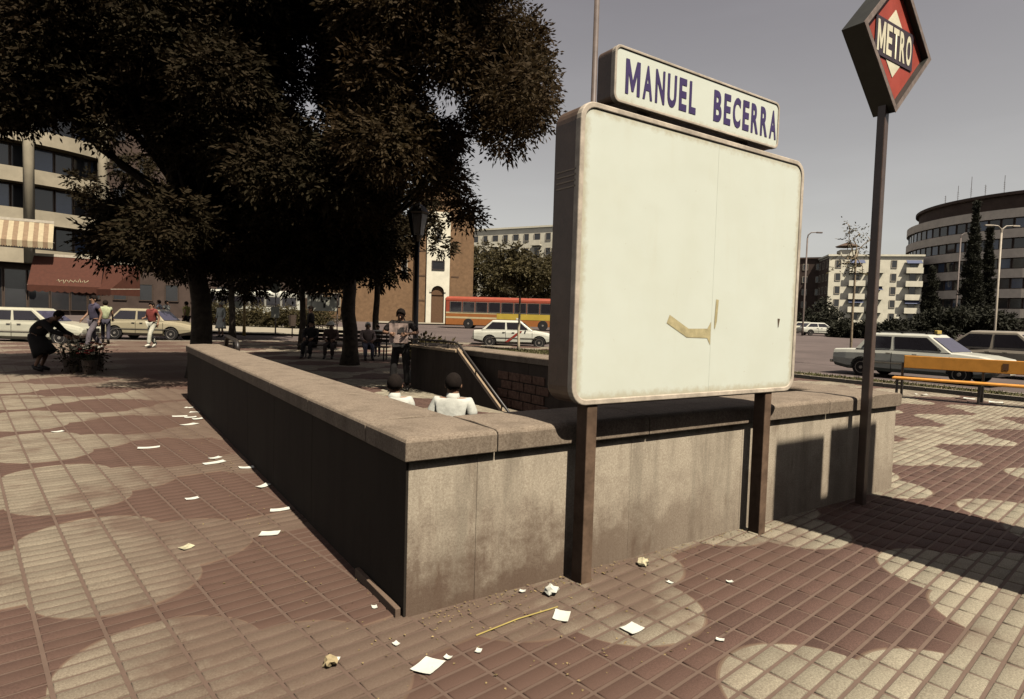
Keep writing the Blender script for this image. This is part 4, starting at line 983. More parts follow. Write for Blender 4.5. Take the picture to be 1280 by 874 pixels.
def car(label, loc, rz, L=4.1, Wd=1.62, H=1.40, paint=None, cab=(-1.75, -1.25, 0.35, 0.95), wb=(-1.22, 1.25), belt=0.90, wagon=False, name='parked_car', group=None, cat='car', hood=0.84, tail=0.88, split=-0.42, rw=0.295, ztop_r=0.0):
    x, y = loc; t = thing(name, label, cat, (x, y, gz(x, y) - 0.12), rz, group)
    h = Wd / 2; a = L / 2
    st = [(-a, .42, tail - .16, h * .87), (-a + .06, .30, tail - .03, h * .96), (-a + .5, .22, tail, h), (-.5, .20, belt + .01, h), (.55, .20, belt, h), (cab[3] + .1, .20, belt - .01, h), (a - .5, .22, hood - .03, h * .99), (a - .08, .30, hood - .12, h * .95), (a, .42, hood - .22, h * .88)]
    rings = []
    for X_, zb, zt, hw in st:
        prof = [(.82 * hw, zb), (hw * .985, zb + .12), (hw, (zb + zt) / 2), (hw * .985, zt - .14), (.94 * hw, zt - .035), (.80 * hw, zt)]
        rings.append([Vector((X_, q[0], q[1])) for q in prof] + [Vector((X_, -q[0], q[1])) for q in prof[::-1]])
    b = MB().loft(rings).build('body', paint, t)
    cut = MB()
    for wx in wb:
        for s_ in (-1, 1): cut.lathe([(rw + .06, -.14), (rw + .06, .14)], 20, Matrix.Rotation(R(90), 3, 'X'), (wx, s_ * (h - .06), rw))
    co = cut.build('cutter', paint, None); b.parent = None
    md = b.modifiers.new('cut', 'BOOLEAN'); md.object = co; md.operation = 'DIFFERENCE'; md.solver = 'EXACT'
    bake(b); b.parent = t; bpy.data.objects.remove(co)
    bv = b.modifiers.new('Bevel', 'BEVEL'); bv.width = 0.02; bv.segments = 2; bv.limit_method = 'ANGLE'; bv.angle_limit = R(35)
    r0, r1, f1, f0 = cab; z0 = belt - .04; z1 = H - .07; yb, yt = h * .95, h * .80
    def cabp(q, u):    # q height 0..1, u 0 rear .. 1 front -> x,y,z
        xr = r0 + (r1 - r0) * q; xf = f0 + (f1 - f0) * q
        return xr + (xf - xr) * u, yb + (yt - yb) * q, z0 + (z1 - z0) * q
    ringc = []
    for q, ins, ht in ((0, 0, z0), (1, 0, z1), (1, .05, H - .02), (1, .22, H)):
        xr, yy, _ = cabp(q, 0); xf, _, _ = cabp(q, 1)
        n_ = 5; ring = []
        X0_, X1_ = xr + ins, xf - ins; Y_ = yy - ins * .9
        ring = [Vector((X0_, -Y_, ht)), Vector((X1_, -Y_, ht)), Vector((X1_ + .010, 0, ht)), Vector((X1_, Y_, ht)), Vector((X0_, Y_, ht)), Vector((X0_ - .008, 0, ht))]
        ringc.append(ring)
    MB().loft(ringc).build('cabin', paint, t, bevel=0.025)
    def pane(nm, pts, nrm, m=cglass):
        nrm = Vector(nrm).normalized(); P = [Vector(p) for p in pts]
        return MB().add([p + nrm * .012 for p in P] + [p - nrm * .01 for p in P], [tuple(range(len(P))), tuple(range(2 * len(P) - 1, len(P) - 1, -1))] + [(i, (i + 1) % len(P), (i + 1) % len(P) + len(P), i + len(P)) for i in range(len(P))]).build(nm, m, t)
    Lc = f0 - r0; us = (split - r0) / Lc
    segs = [(0.06, us - .015), (us + .03, 0.93)] if not wagon else [(0.03, us * .46), (us * .46 + .03, us - .015), (us + .03, 0.94)]
    for s_ in (-1, 1):
        for u0, u1 in segs:
            pts = []
            for q, u in ((.14, u0), (.14, u1), (.90, u1), (.90, u0)):
                x_, y_, z_ = cabp(q, u); pts.append((x_, s_ * y_, z_))
            pane('side_window', pts if s_ < 0 else pts[::-1], (0, s_, .25))
        for hx in (split + .25, f0 - 1.0 + .35):
            MB().box((hx - .35, s_ * (h + .006), belt - .12), (.13, .022, .025)).build('door_handle', chrome, t)
        MB().box((split, s_ * (h + .001), .56), (.012, .012, .55)).build('door_seam', blackp, t)
        MB().box(((f0 - .05), s_ * (h * .995 + .001), .55), (.012, .014, .5)).build('door_seam', blackp, t)
        MB().box((0, s_ * (h + .004), .50), (L * .55, .02, .03)).build('trim_strip', chrome, t)
        MB().box((f0 - .35, s_ * (h + .05), belt + .08), (.06, .10, .09)).build('mirror', blackp, t, bevel=.015)
        MB().lathe([(.02, 0), (.075, 0), (.085, .03), (.02, .05)], 12, Matrix.Rotation(R(90), 3, 'Y'), (a - .055, s_ * h * .68, hood - .25)).build('headlight', lampm, t)
        MB().box((-a + .035, s_ * h * .72, tail - .25), (.05, .22, .12)).build('tail_light', tailm, t, bevel=.01)
    xw, yw, zw = cabp(.1, 1); xv, yv, zv = cabp(.92, 1)
    pane('windscreen', [(xw + .02, -yw * .9, zw), (xw + .02, yw * .9, zw), (xv + .02, yv * .88, zv), (xv + .02, -yv * .88, zv)], (1, 0, .7), glass_mat('windscreen_glass', (0.06, 0.055, 0.085), 0.05))
    xw, yw, zw = cabp(.16, 0); xv, yv, zv = cabp(.9, 0)
    pane('rear_window', [(xw - .02, yw * .86, zw), (xw - .02, -yw * .86, zw), (xv - .02, -yv * .86, zv), (xv - .02, yv * .86, zv)], (-1, 0, .6))
    for X_, s_ in ((a + .02, 1), (-a - .02, -1)):
        MB().box((X_, 0, .44), (.10, Wd * .93, .10)).build('bumper', chrome, t, bevel=.02)
        MB().box((X_ + s_ * .055, 0, .46 if s_ < 0 else .40), (.012, .42, .10)).build('number_plate', lampm, t)
    MB().box((a - .02, 0, hood - .25), (.05, h * 1.0, .13)).build('grille', blackp, t)
    for wx in wb:
        for s_ in (-1, 1): wheel(t, wx, s_ * (h - .10), rw)
    return t
RDIR = math.atan2(CR.y, CR.x)        # heading to the image right
beige = mat('car_paint_beige', (0.36, 0.31, 0.20), 0.3, 0.08, 3, spec=0.5, coat=0.4); ivory = mat('car_paint_ivory', (0.48, 0.46, 0.35), 0.3, 0.08, 3, spec=0.5, coat=0.4)
cwhite = mat('car_paint_white', (0.56, 0.55, 0.46), 0.3, 0.08, 3, spec=0.5, coat=0.4); greyp = mat('car_paint_grey_beige', (0.30, 0.26, 0.20), 0.35, 0.1, 3, spec=0.5, coat=0.3)
car('ivory car at the plaza kerb behind the man in the blue T-shirt', W(48, 23.5), RDIR + R(4), 4.0, 1.6, 1.38, ivory, (-1.8, -1.3, .25, .85))
car('beige four-door sedan parked behind the woman in the red top', W(190, 28.5), RDIR + R(2), 4.3, 1.62, 1.42, beige, (-1.55, -1.1, .45, .95), split=-.3)
tx = car('white taxi with a red diagonal door stripe driving past the young tree', W(643, 31.5), RDIR - R(3), 4.15, 1.62, 1.38, cwhite, (-1.65, -1.15, .35, .95), name='taxi', cat='taxi')
MB().add([(-.45, -.823, .30), (-.28, -.823, .30), (.42, -.823, .86), (.25, -.823, .86), (-.45, -.818, .30), (-.28, -.818, .30), (.42, -.818, .86), (.25, -.818, .86)], [(0, 1, 2, 3), (7, 6, 5, 4), (0, 4, 5, 1), (1, 5, 6, 2), (2, 6, 7, 3), (3, 7, 4, 0)]).build('red_stripe', mat('taxi_red', (0.26, 0.03, 0.02), 0.5), tx)
MB().box((0.1, 0, 1.44), (.12, .35, .11)).build('roof_light', lampm, tx, bevel=.02)
wg = car('white taxi saloon with a roof rack right behind the orange bench', (20.6, 6.2), R(-90), 4.8, 1.72, 1.46, cwhite, (-1.62, -1.25, .55, 1.22), wb=(-1.38, 1.45), belt=0.93, name='taxi', cat='taxi', split=-.45, hood=.9, tail=.9)
for s_ in (-1, 1): MB().tube([(-1.1, s_ * .55, 1.51), (.45, s_ * .55, 1.51)], .014, 6).build('roof_rail', blackp, wg)
for x_ in (-1.0, -.3, .4): MB().box((x_, 0, 1.485), (.05, 1.14, .05)).build('rack_bar', blackp, wg)
MB().box((.5, 0, 1.52), (.10, .30, .12)).build('roof_light', mat('taxi_lamp_yellow', (0.50, 0.36, 0.09), 0.4), wg, bevel=.02)
MB().box((-1.0, -.867, .72), (.12, .006, .16)).build('door_emblem', blackp, wg)
car('rounded grey-beige old saloon beyond the station wagon', (24.6, 4.9), R(-90), 4.4, 1.68, 1.58, greyp, (-1.9, -1.15, .25, .95), belt=.98, hood=.92, split=-.45)
car('white car beyond the rounded grey-beige saloon', (28.2, 2.6), R(-90), 4.1, 1.62, 1.42, cwhite)
car('small white car far down the road below the brown apartment block', W(1022, 66), RDIR, 4.0, 1.6, 1.38, cwhite)
car('second small white car parked far down the road under bushes', W(1005, 74), RDIR, 4.0, 1.6, 1.38, ivory)

def bus(label, px, D, rz, L, bands, roofm, nwin, zb=0.35, H=3.05, name='bus'):
    x, y = W(px, D); t = thing(name, label, 'bus', (x, y, gz(x, y) - .12), rz); h = 1.22; a = L / 2
    for z0, z1, m, nm, g in bands:
        MB().prism([(-a + .12, -h + g), (-a, -h + .2), (-a, h - .2), (-a + .12, h - g), (a - .12, h - g), (a, h - .2), (a, -h + .2), (a - .12, -h + g)], z0, z1, lambda p, q, r_: (p, q, r_)).build(nm, m, t)
    MB().loft([[Vector((s1 * (a - i), s2 * (h - i), z_)) for s1, s2 in ((-1, -1), (1, -1), (1, 1), (-1, 1))] for i, z_ in ((.0, H - .45), (.02, H - .2), (.18, H - .05), (.5, H))]).build('roof', roofm, t, bevel=.04)
    w_ = (L - .9) / nwin; wz0, wz1 = 1.55, H - .5
    for s_ in (-1, 1):
        for k in range(nwin):
            xx = -a + .45 + w_ * (k + .5)
            f = ring_prism(MB(), [(xx - w_ * .47, wz0), (xx + w_ * .47, wz0), (xx + w_ * .47, wz1), (xx - w_ * .47, wz1)], [(xx - w_ * .42, wz0 + .06), (xx + w_ * .42, wz0 + .06), (xx + w_ * .42, wz1 - .06), (xx - w_ * .42, wz1 - .06)], s_ * (h + .03), s_ * (h - .03)).build('window', chrome, t)
            MB().bb((xx - w_ * .42, s_ * h - .012, wz0 + .06), (xx + w_ * .42, s_ * h + .012, wz1 - .06)).build('pane', cglass, f)
    for s_ in (-1, 1): MB().bb((s_ * a - .02, -h * .8, 1.3), (s_ * a + .02, h * .8, wz1)).build('windscreen', cglass, t)
    for wx in (-a + 2.3, a - 2.6):
        for s_ in (-1, 1): wheel(t, wx, s_ * (h - .08), .48, .26)
    return t
b_red = mat('bus_red', (0.30, 0.065, 0.035), 0.4, 0.1, 2); b_org = mat('bus_orange', (0.32, 0.12, 0.035), 0.4, 0.1, 2); b_crm = mat('bus_cream', (0.50, 0.42, 0.24), 0.4, 0.1, 2); b_yel = mat('bus_yellow', (0.45, 0.32, 0.05), 0.4, 0.1, 2)
bs = bus('red, orange and cream city bus passing in front of the church', 634, 60, RDIR - R(4), 12.0,
    [(.35, .95, b_org, 'skirt_panel', .0), (.95, 1.12, b_crm, 'cream_band', -.006), (1.12, 1.42, b_org, 'middle_panel', .0), (1.42, 1.55, b_crm, 'cream_band', -.006), (1.55, 2.6, b_red, 'window_band', .02)], b_red, 9)
MB().bb((-1.0, -1.236, .96), (6.0 - .3, -1.229, 1.50)).build('yellow_panel', b_yel, bs)
bus('white bus standing beyond the long hedge', 318, 52, RDIR + R(3), 8.6, [(.35, 1.5, cwhite, 'lower_panel', .0), (1.5, 2.4, cwhite, 'window_band', .02)], cwhite, 6, H=2.85)

# ================================================================== STREET FURNITURE
bn = thing('bench', 'long bench with orange back board and black legs beside the kerb', 'bench', (14.55, 2.4, gz(14.55, 2.4)), R(18))
orange = mat('bench_orange', (0.66, 0.29, 0.05), 0.45, 0.12, 5, obj=False)
MB().bb((0.10, -1.9, .66), (.14, 1.48, .95)).build('back_board', orange, bn, bevel=.012)
MB().bb((-.36, -1.9, .41), (.04, 1.65, .46)).build('seat_board', orange, bn, bevel=.012)
for y_ in (1.5, 0.0, -1.5):
    MB().tube([(.20, y_, -.02), (.16, y_, .45), (.15, y_, .78)], .028, 6).build('leg', railm, bn)
    MB().tube([(-.30, y_ + .05, -.02), (-.28, y_ + .05, .42)], .028, 6).build('leg', railm, bn)
    MB().tube([(-.30, y_ + .05, .39), (.17, y_, .39)], .022, 6).build('seat_bracket', railm, bn)
MB().bb((.092, -.42, .74), (.099, -.32, .88)).build('emblem', mat('emblem_brown', (0.12, 0.06, 0.03), 0.6), bn)

def post(name, label, px, D, h, r_, m, cat='post', group=None):
    x, y = W(px, D); t = thing(name, label, cat, (x, y, gz(x, y)), away, group)
    MB().tube([(0, 0, -.05), (0, 0, .5), (0, 0, h)], [r_ * 1.25, r_, r_ * .8], 10).build('pole', m, t, smooth=True); return t
lampglass = mat('lantern_glass', (0.88, 0.82, 0.76), 0.2, 0.1, 5)
t = post('street_lamp', 'dark lantern street lamp standing under the tree beyond the stairs', 519, 14.8, 3.42, .065, railm, 'street lamp')
MB().lathe([(.10, 0), (.14, .03), (.23, .50), (.22, .52), (.02, .52)], 6, None, (0, 0, 3.45)).build('lantern_glass', lampglass, t)
MB().lathe([(.26, .52), (.28, .56), (.16, .70), (.05, .76), (.03, .86), (.01, .88)], 6, None, (0, 0, 3.45)).build('lantern_roof', railm, t)
MB().lathe([(.06, -.12), (.12, -.02), (.13, .02), (.02, .02)], 8, None, (0, 0, 3.45)).build('lantern_base', railm, t)
for k in range(6):
    a_ = math.pi / 3 * k; MB().tube([(.14 * math.cos(a_), .14 * math.sin(a_), 3.48), (.235 * math.cos(a_), .235 * math.sin(a_), 3.97)], .012, 4).build('lantern_rib', railm, t)
MB().lathe([(.16, 0), (.16, .12), (.10, .3), (.10, .7), (.08, .75)], 10, None, (0, 0, -.02)).build('pole_base', railm, t)
post_m = mat('lamp_post_grey', (0.13, 0.10, 0.085), 0.5, 0.2, 4)
t = post('lamp_post', 'tall plain lamp post rising behind the blank sign', 731, 14.5, 10.5, .075, post_m, 'lamp post')
MB().tube([(0, 0, 10.4), (.3, 0, 10.9), (1.4, 0, 11.1)], .04, 8).build('arm', post_m, t); MB().box((1.6, 0, 11.1), (.6, .22, .12)).build('lamp_head', post_m, t, bevel=.03)
def arm_lamp(label, px, D, ytop, pale=False, s_=1, twin=False):
    h = P3(px, ytop, D).z; x, y = W(px, D); h -= gz(x, y); m = mat('lamp_post_pale', (0.36, 0.31, 0.24), 0.5) if pale else post_m
    t = post('street_lamp', label, px, D, h - .6, .09, m, 'street lamp', 'lamp posts across the road')
    for q in ((1, -1) if twin else (s_,)):
        MB().tube([(0, 0, h - .65), (q * .06, 0, h - .3), (q * .35, 0, h - .05), (q * 1.0, 0, h)], .06, 6).build('arm', m, t); MB().box((q * 1.15, 0, h - .03), (.6, .2, .14)).build('lamp_head', m, t, bevel=.03)
arm_lamp('single curved-arm street lamp rising beside the edge of the blank sign', 1002, 62, 291)
arm_lamp('pale twin-arm street lamp right of the cypresses', 1242, 52, 283, True, twin=True)
arm_lamp('thin dark street lamp left of the tallest cypress', 1192, 70, 292, False)

ylw = mat('signal_yellow_brown', (0.30, 0.20, 0.07), 0.6); swhite = mat('sign_plate_white', (0.50, 0.49, 0.40), 0.5)
t = post('traffic_light', 'yellow-brown traffic light pole with boxed signal across the road', 305, 33, 3.2, .075, ylw, 'traffic light')
MB().box((.12, 0, 2.4), (.32, .26, .85)).build('signal_box', ylw, t, bevel=.02)
for k in range(3): MB().lathe([(.01, .0), (.10, .0), (.11, .10), (.10, .10), (.01, .02)], 12, Matrix.Rotation(R(90), 3, 'X'), (.12, -.13, 2.12 + k * .28)).build('lens', blackp, t)
MB().lathe([(.01, 0), (.11, .02), (.11, .1), (.01, .12)], 12, None, (0, 0, 3.2)).build('pole_cap', swhite, t)
MB().lathe([(.01, -.02), (.22, -.02), (.22, .02), (.01, .02)], 16, Matrix.Rotation(R(90), 3, 'X'), (-.28, -.05, 1.62)).build('push_disc', swhite, t)
t = post('road_sign', 'round pale road sign above a square plate on one pole', 344, 34, 2.9, .035, post_m, 'road sign')
MB().lathe([(.01, -.015), (.33, -.015), (.33, .015), (.01, .015)], 24, Matrix.Rotation(R(90), 3, 'X'), (0, -.06, 2.62)).build('round_plate', mat('sign_plate_grey', (0.32, 0.31, 0.25), 0.5), t)
MB().bb((-.23, -.07, .95), (.23, -.04, 1.55)).build('square_plate', swhite, t, bevel=.01)
t = post('litter_bin', 'small dark litter bin on a post by the road', 365, 33.5, 1.0, .03, post_m, 'litter bin')
MB().lathe([(.01, .55), (.18, .55), (.22, 1.15), (.20, 1.15), (.17, .6), (.01, .6)], 12).build('basket', darkmetal, t)
x, y = W(402, 30); t = thing('advert_panel', 'white two-leaf advert panel with small roof behind the seated people', 'panel', (x, y, gz(x, y)), away)
MB().bb((-.50, -.05, 1.45), (.72, .05, 2.15)).build('poster', swhite, t, bevel=.01); MB().bb((-.72, -.04, 1.42), (-.52, .06, 2.2)).build('poster', swhite, t, bevel=.01)
MB().bb((-.78, -.15, 2.22), (.78, .15, 2.30)).build('roof', post_m, t, bevel=.01)
for x_ in (-.51, .74): MB().tube([(x_, 0, -.05), (x_, 0, 2.25)], .035, 8).build('leg', post_m, t)
MB().box((.12, -.056, 1.72), (.10, .01, .22)).build('printed_figure', blackp, t); MB().sphere((.06, -.055, 1.90), (.05, .008, .05), 8, 6).build('printed_figure', blackp, t)

# ================================================================== PEOPLE
skinm = mat('skin', (0.26, 0.145, 0.090), 0.6, 0.1, 20); hairm = mat('hair_dark', (0.014, 0.010, 0.008), 0.9, 0.2, 30, spec=0.1); shoe_d = mat('shoe_dark', (0.02, 0.016, 0.013), 0.5); shoe_w = mat('shoe_white', (0.50, 0.47, 0.38), 0.6)
def cloth(name, c): return mat('cloth_' + name, c, 0.9, 0.18, 9, 0.3, 30)
def skinned(name, verts, edges, radii, m, parent, levels=1, flat=0.82):
    me = bpy.data.meshes.new(name); me.from_pydata([tuple(v) for v in verts], edges, []); o = link(name, me, m, parent)
    md = o.modifiers.new('Skin', 'SKIN'); md.use_smooth_shade = True
    for i, r_ in enumerate(radii):
        sv = me.skin_vertices[0].data[i]; sv.radius = (r_, r_) ; sv.use_root = (i == 0)
    ss = o.modifiers.new('Subsurf', 'SUBSURF'); ss.levels = levels; ss.render_levels = levels
    return o
BASE = dict(pel=(0, 0, .95), sp=(0, 0, 1.12), ch=(0, 0, 1.32), nk=(0, 0, 1.49), hd=(0, .015, 1.595), tp=(0, .015, 1.685),
            shL=(-.185, 0, 1.425), elL=(-.235, -.03, 1.16), wrL=(-.24, .06, .92), shR=(.185, 0, 1.425), elR=(.235, -.03, 1.16), wrR=(.24, .06, .92),
            hiL=(-.09, 0, .90), knL=(-.10, .025, .50), anL=(-.10, -.01, .085), toL=(-.11, .15, .035), hiR=(.09, 0, .90), knR=(.10, .025, .50), anR=(.10, -.01, .085), toR=(.11, .15, .035))
def hand_mesh(wr, el):
    wr, el = Vector(wr), Vector(el); d = (wr - el).normalized(); s_ = d.cross(Vector((0, 1, 0.2))).normalized(); n = d.cross(s_)
    mb = MB(); p = wr + d * .05
    mb.tube([wr - d * .02, wr + d * .02, wr + d * .09], [.026, .036, .036], 8)
    for k, (o_, l_) in enumerate(((-.030, .058), (-.010, .072), (.011, .068), (.031, .052))):
        q = wr + d * .085 + s_ * o_; mb.tube([q, q + d * l_ * .5 + n * .008, q + d * l_ + n * .025], [.0095, .009, .007], 6)
    q = wr + d * .03 + s_ * .034; mb.tube([q, q + d * .03 + s_ * .022 + n * .01, q + d * .06 + s_ * .026 + n * .02], [.012, .011, .008], 6)
    return mb
def person(label, loc, rz, h=1.72, shirt=None, trousers=None, pose=None, z=None, sleeve=.55, hair=hairm, shoes=None, skirt=None, bare_legs=False, group=None, face=True, bulk=1.0, long_hair=False, levels=1, skin=None, hat=None):
    J = {k: Vector(v) for k, v in BASE.items()}
    if pose: J.update({k: Vector(v) for k, v in pose.items()})
    sk = skin or skinm
    t = thing('person', label, 'person', (loc[0], loc[1], gz(*loc) if z is None else z), rz, group)
    s_ = h / 1.75; t.scale = (s_, s_, s_)
    nm = ['pel', 'sp', 'ch', 'nk', 'hd', 'tp', 'shL', 'elL', 'wrL', 'shR', 'elR', 'wrR', 'hiL', 'knL', 'anL', 'toL', 'hiR', 'knR', 'anR', 'toR']
    rd = [.115, .108, .125, .052, .088, .062, .058, .040, .028, .058, .040, .028, .080, .052, .038, .032, .080, .052, .038, .032]
    ed = [(0, 1), (1, 2), (2, 3), (3, 4), (4, 5), (2, 6), (6, 7), (7, 8), (2, 9), (9, 10), (10, 11), (0, 12), (12, 13), (13, 14), (14, 15), (0, 16), (16, 17), (17, 18), (18, 19)]
    skinned('body', [J[k] for k in nm], ed, [r_ * (bulk if i < 3 else 1) for i, r_ in enumerate(rd)], sk, t, levels)
    for sd in 'LR': hand_mesh(J['wr' + sd], J['el' + sd]).build('hand', sk, t, smooth=True)
    if shirt:
        wst = J['pel'].lerp(J['hiL'].lerp(J['hiR'], .5), .7)
        vs = [wst, J['sp'], J['ch'], J['ch'].lerp(J['nk'], .66)]; e = [(0, 1), (1, 2), (2, 3)]; r_ = [.150 * bulk, .140 * bulk, .158 * bulk, .112]
        for sd in 'LR':
            i = len(vs); vs += [J['sh' + sd] - Vector((0, 0, .02))]; e.append((2, i)); r_.append(.082)
            if sleeve <= 1: vs.append(J['sh' + sd].lerp(J['el' + sd], sleeve)); e.append((i, i + 1)); r_.append(.068)
            else: vs += [J['el' + sd], J['el' + sd].lerp(J['wr' + sd], .93)]; e += [(i, i + 1), (i + 1, i + 2)]; r_ += [.060, .046]
        skinned('shirt', vs, e, r_, shirt, t, levels)
        ax_ = (J['hd'] - J['ch']).normalized(); c0 = J['ch'].lerp(J['nk'], .80)
        MB().tube([c0 - ax_ * .03, c0 + ax_ * .01, c0 + ax_ * .055], [.098, .082, .068], 14).build('collar', shirt, t, smooth=True)
    if trousers:
        vs = [J['pel']]; e = []; r_ = [.138 * bulk]
        for sd in 'LR':
            i = len(vs); vs += [J['hi' + sd], J['kn' + sd], J['an' + sd] + (J['kn' + sd] - J['an' + sd]) * .08]; e += [(0, i), (i, i + 1), (i + 1, i + 2)]; r_ += [.104, .078, .070]
        skinned('trousers', vs, e, r_, trousers, t, levels)
    if skirt:
        a = J['pel']; b_ = J['knL'].lerp(J['knR'], .5); dirn = (b_ - a)
        rings = []
        ax = dirn.normalized(); u_ = Vector((1, 0, 0)); v_ = ax.cross(u_).normalized()
        for q, rr_ in ((-.15, .13), (0, .165), (.4, .20), (.8, .235), (1.12, .26)):
            rings.append([a + dirn * q + (u_ * math.cos(k * math.pi / 8) * rr_ * 1.1 + v_ * math.sin(k * math.pi / 8) * rr_ * .85) * (1 + .05 * math.sin(k * 2.5)) for k in range(16)])
        MB().loft(rings).build('skirt', skirt, t, smooth=True)
    for sd in 'LR':
        an, to = J['an' + sd], J['to' + sd]; d = (to - an)
        MB().tube([an + Vector((0, 0, .05)) - d * .18, an + d * .1, an + d * .6, to + d * .10], [.044, .052, .047, .032], 8).build('shoe', shoes or shoe_d, t, smooth=True)
    hd, tp = J['hd'], J['tp']; upv = (tp - hd).normalized(); fw_ = Vector((0, 1, 0)); fw_ = (fw_ - upv * fw_.dot(upv)).normalized(); sdv = fw_.cross(upv)
    M = Matrix((sdv, fw_, upv)).transposed()
    hb_ = MB(); rings = []
    for k in range(7):      # hair cap, open over the face
        th = k / 6 * 2.2
        ring = []
        for j in range(14):
            ph = 2 * math.pi * j / 14; frontness = max(0, math.sin(ph)); tt_ = th * (1 - .60 * frontness ** 0.9) * (1 + .05 * math.sin(j * 2.7 + k)) * (1.12 if long_hair and frontness < .3 else 1)
            ring.append(hd + M @ Vector((.099 * math.sin(tt_) * math.cos(ph), .110 * math.sin(tt_) * math.sin(ph) - .006, .118 * math.cos(tt_) + .035 - (.10 * max(0, k - 4) * (1 if long_hair and frontness < .3 else 0)))))
        rings.append(ring)
    hb_.loft(rings).build('hair', hair, t, smooth=True)
    if hat: 
        MB().lathe([(.005, .16), (.07, .15), (.105, .09), (.108, .06), (.17, .05), (.17, .04), (.10, .045)], 14, M, hd).build('hat', hat, t, smooth=True)
    if face:
        f = MB(); f.sphere(hd + M @ Vector((0, .10, .0)), (.014, .024, .026), 6, 5); 
        f.build('nose', sk, t, smooth=True)
        for q in (-1, 1):
            MB().sphere(hd + M @ Vector((q * .088, .0, .0)), (.014, .022, .034), 6, 5).build('ear', sk, t, smooth=True)
            MB().sphere(hd + M @ Vector((q * .032, .088, .026)), (.013, .008, .008), 6, 5).build('eye', shoe_d, t)
        MB().sphere(hd + M @ Vector((0, .088, -.042)), (.026, .008, .007), 6, 5).build('mouth', mat('lips', (0.17, 0.07, 0.055), 0.6), t)
    return t
stride = dict(knL=(-.10, .20, .53), anL=(-.10, .26, .11), toL=(-.11, .41, .08), knR=(.10, -.02, .50), anR=(.10, -.26, .13), toR=(.11, -.12, .03), elL=(-.24, -.10, 1.17), wrL=(-.25, -.02, .93), elR=(.24, .06, 1.17), wrR=(.23, .22, 1.0))
sit = dict(pel=(0, 0, .50), sp=(0, -.02, .68), ch=(0, .0, .88), nk=(0, .03, 1.05), hd=(0, .06, 1.15), tp=(0, .07, 1.24), shL=(-.185, .02, .98), shR=(.185, .02, .98), elL=(-.24, .10, .74), elR=(.24, .10, .74), wrL=(-.14, .30, .66), wrR=(.14, .30, .66),
           hiL=(-.09, .02, .48), hiR=(.09, .02, .48), knL=(-.12, .44, .49), knR=(.12, .44, .49), anL=(-.12, .42, .085), anR=(.12, .46, .085), toL=(-.13, .58, .035), toR=(.13, .62, .035))
wshirt = cloth('white', (0.55, 0.55, 0.48))
# two people on the stairs, seen from behind
def stair_z(y_): return -0.165 * max(0, math.ceil((5.0 - y_) / 0.295))
up = dict(knL=(-.10, .22, .62), anL=(-.10, .18, .25), toL=(-.11, .33, .20), elL=(-.27, -.04, 1.18), wrL=(-.24, .12, 1.0), elR=(.27, -.04, 1.18), wrR=(.24, .12, 1.0))
p_ = P3(494, 455, 7.6); person('dark-haired person in a white shirt beside the shaded parapet, climbing the stairs', (p_.x, p_.y), facing(8), 1.72, wshirt, cloth('dark_trousers', (.03, .026, .024)), up, z=p_.z - 1.84, sleeve=.6, levels=2, bulk=1.08)
p_ = P3(567, 460, 7.1); person('person in a white collared shirt on the stairs next to the sloping balustrade', (p_.x, p_.y), facing(-6), 1.76, wshirt, cloth('dark_trousers', ()), up, z=p_.z - 1.81, sleeve=.75, levels=2, bulk=1.12)
# newspaper reader leaning at the balustrade end
rx_, ry_ = W(501, 12.9)
npz = dict(hd=(0, .07, 1.57), tp=(0, .11, 1.655), elL=(-.36, .06, 1.22), wrL=(-.17, .30, 1.20), elR=(.36, .06, 1.22), wrR=(.17, .30, 1.20), knL=(-.13, .03, .50), anL=(-.15, -.01, .085), toL=(-.17, .14, .035), knR=(.13, .06, .50), anR=(.16, .06, .085), toR=(.19, .20, .035))
person('dark-haired person standing at the stair head with bowed head, holding a newspaper', (rx_, ry_), facing(182), 1.76, cloth('grey_brown', (.030, .024, .021)), cloth('black', (.016, .014, .013)), npz, sleeve=.9, levels=2)
nw = thing('newspaper', 'open pinkish newspaper held up by the standing reader', 'newspaper', (rx_, ry_, gz(rx_, ry_)), facing(182))
npm = mat('newsprint', (0.50, 0.37, 0.31), 0.9, 0.35, 9)
for s_ in (-1, 1): MB().add([(0, .34, 1.02), (s_ * .19, .31, 1.02), (s_ * .19, .36, 1.42), (0, .39, 1.42), (0, .344, 1.02), (s_ * .19, .314, 1.02), (s_ * .19, .364, 1.42), (0, .394, 1.42)], [(0, 1, 2, 3), (7, 6, 5, 4), (0, 4, 5, 1), (1, 5, 6, 2), (2, 6, 7, 3), (3, 7, 4, 0)]).build('page', npm, nw)
MB().bb((-.12, .372, 1.22), (.02, .378, 1.34)).build('printed_photo', mat('newsprint_photo', (0.07, 0.06, 0.055), 0.9, 0.4, 30), nw)
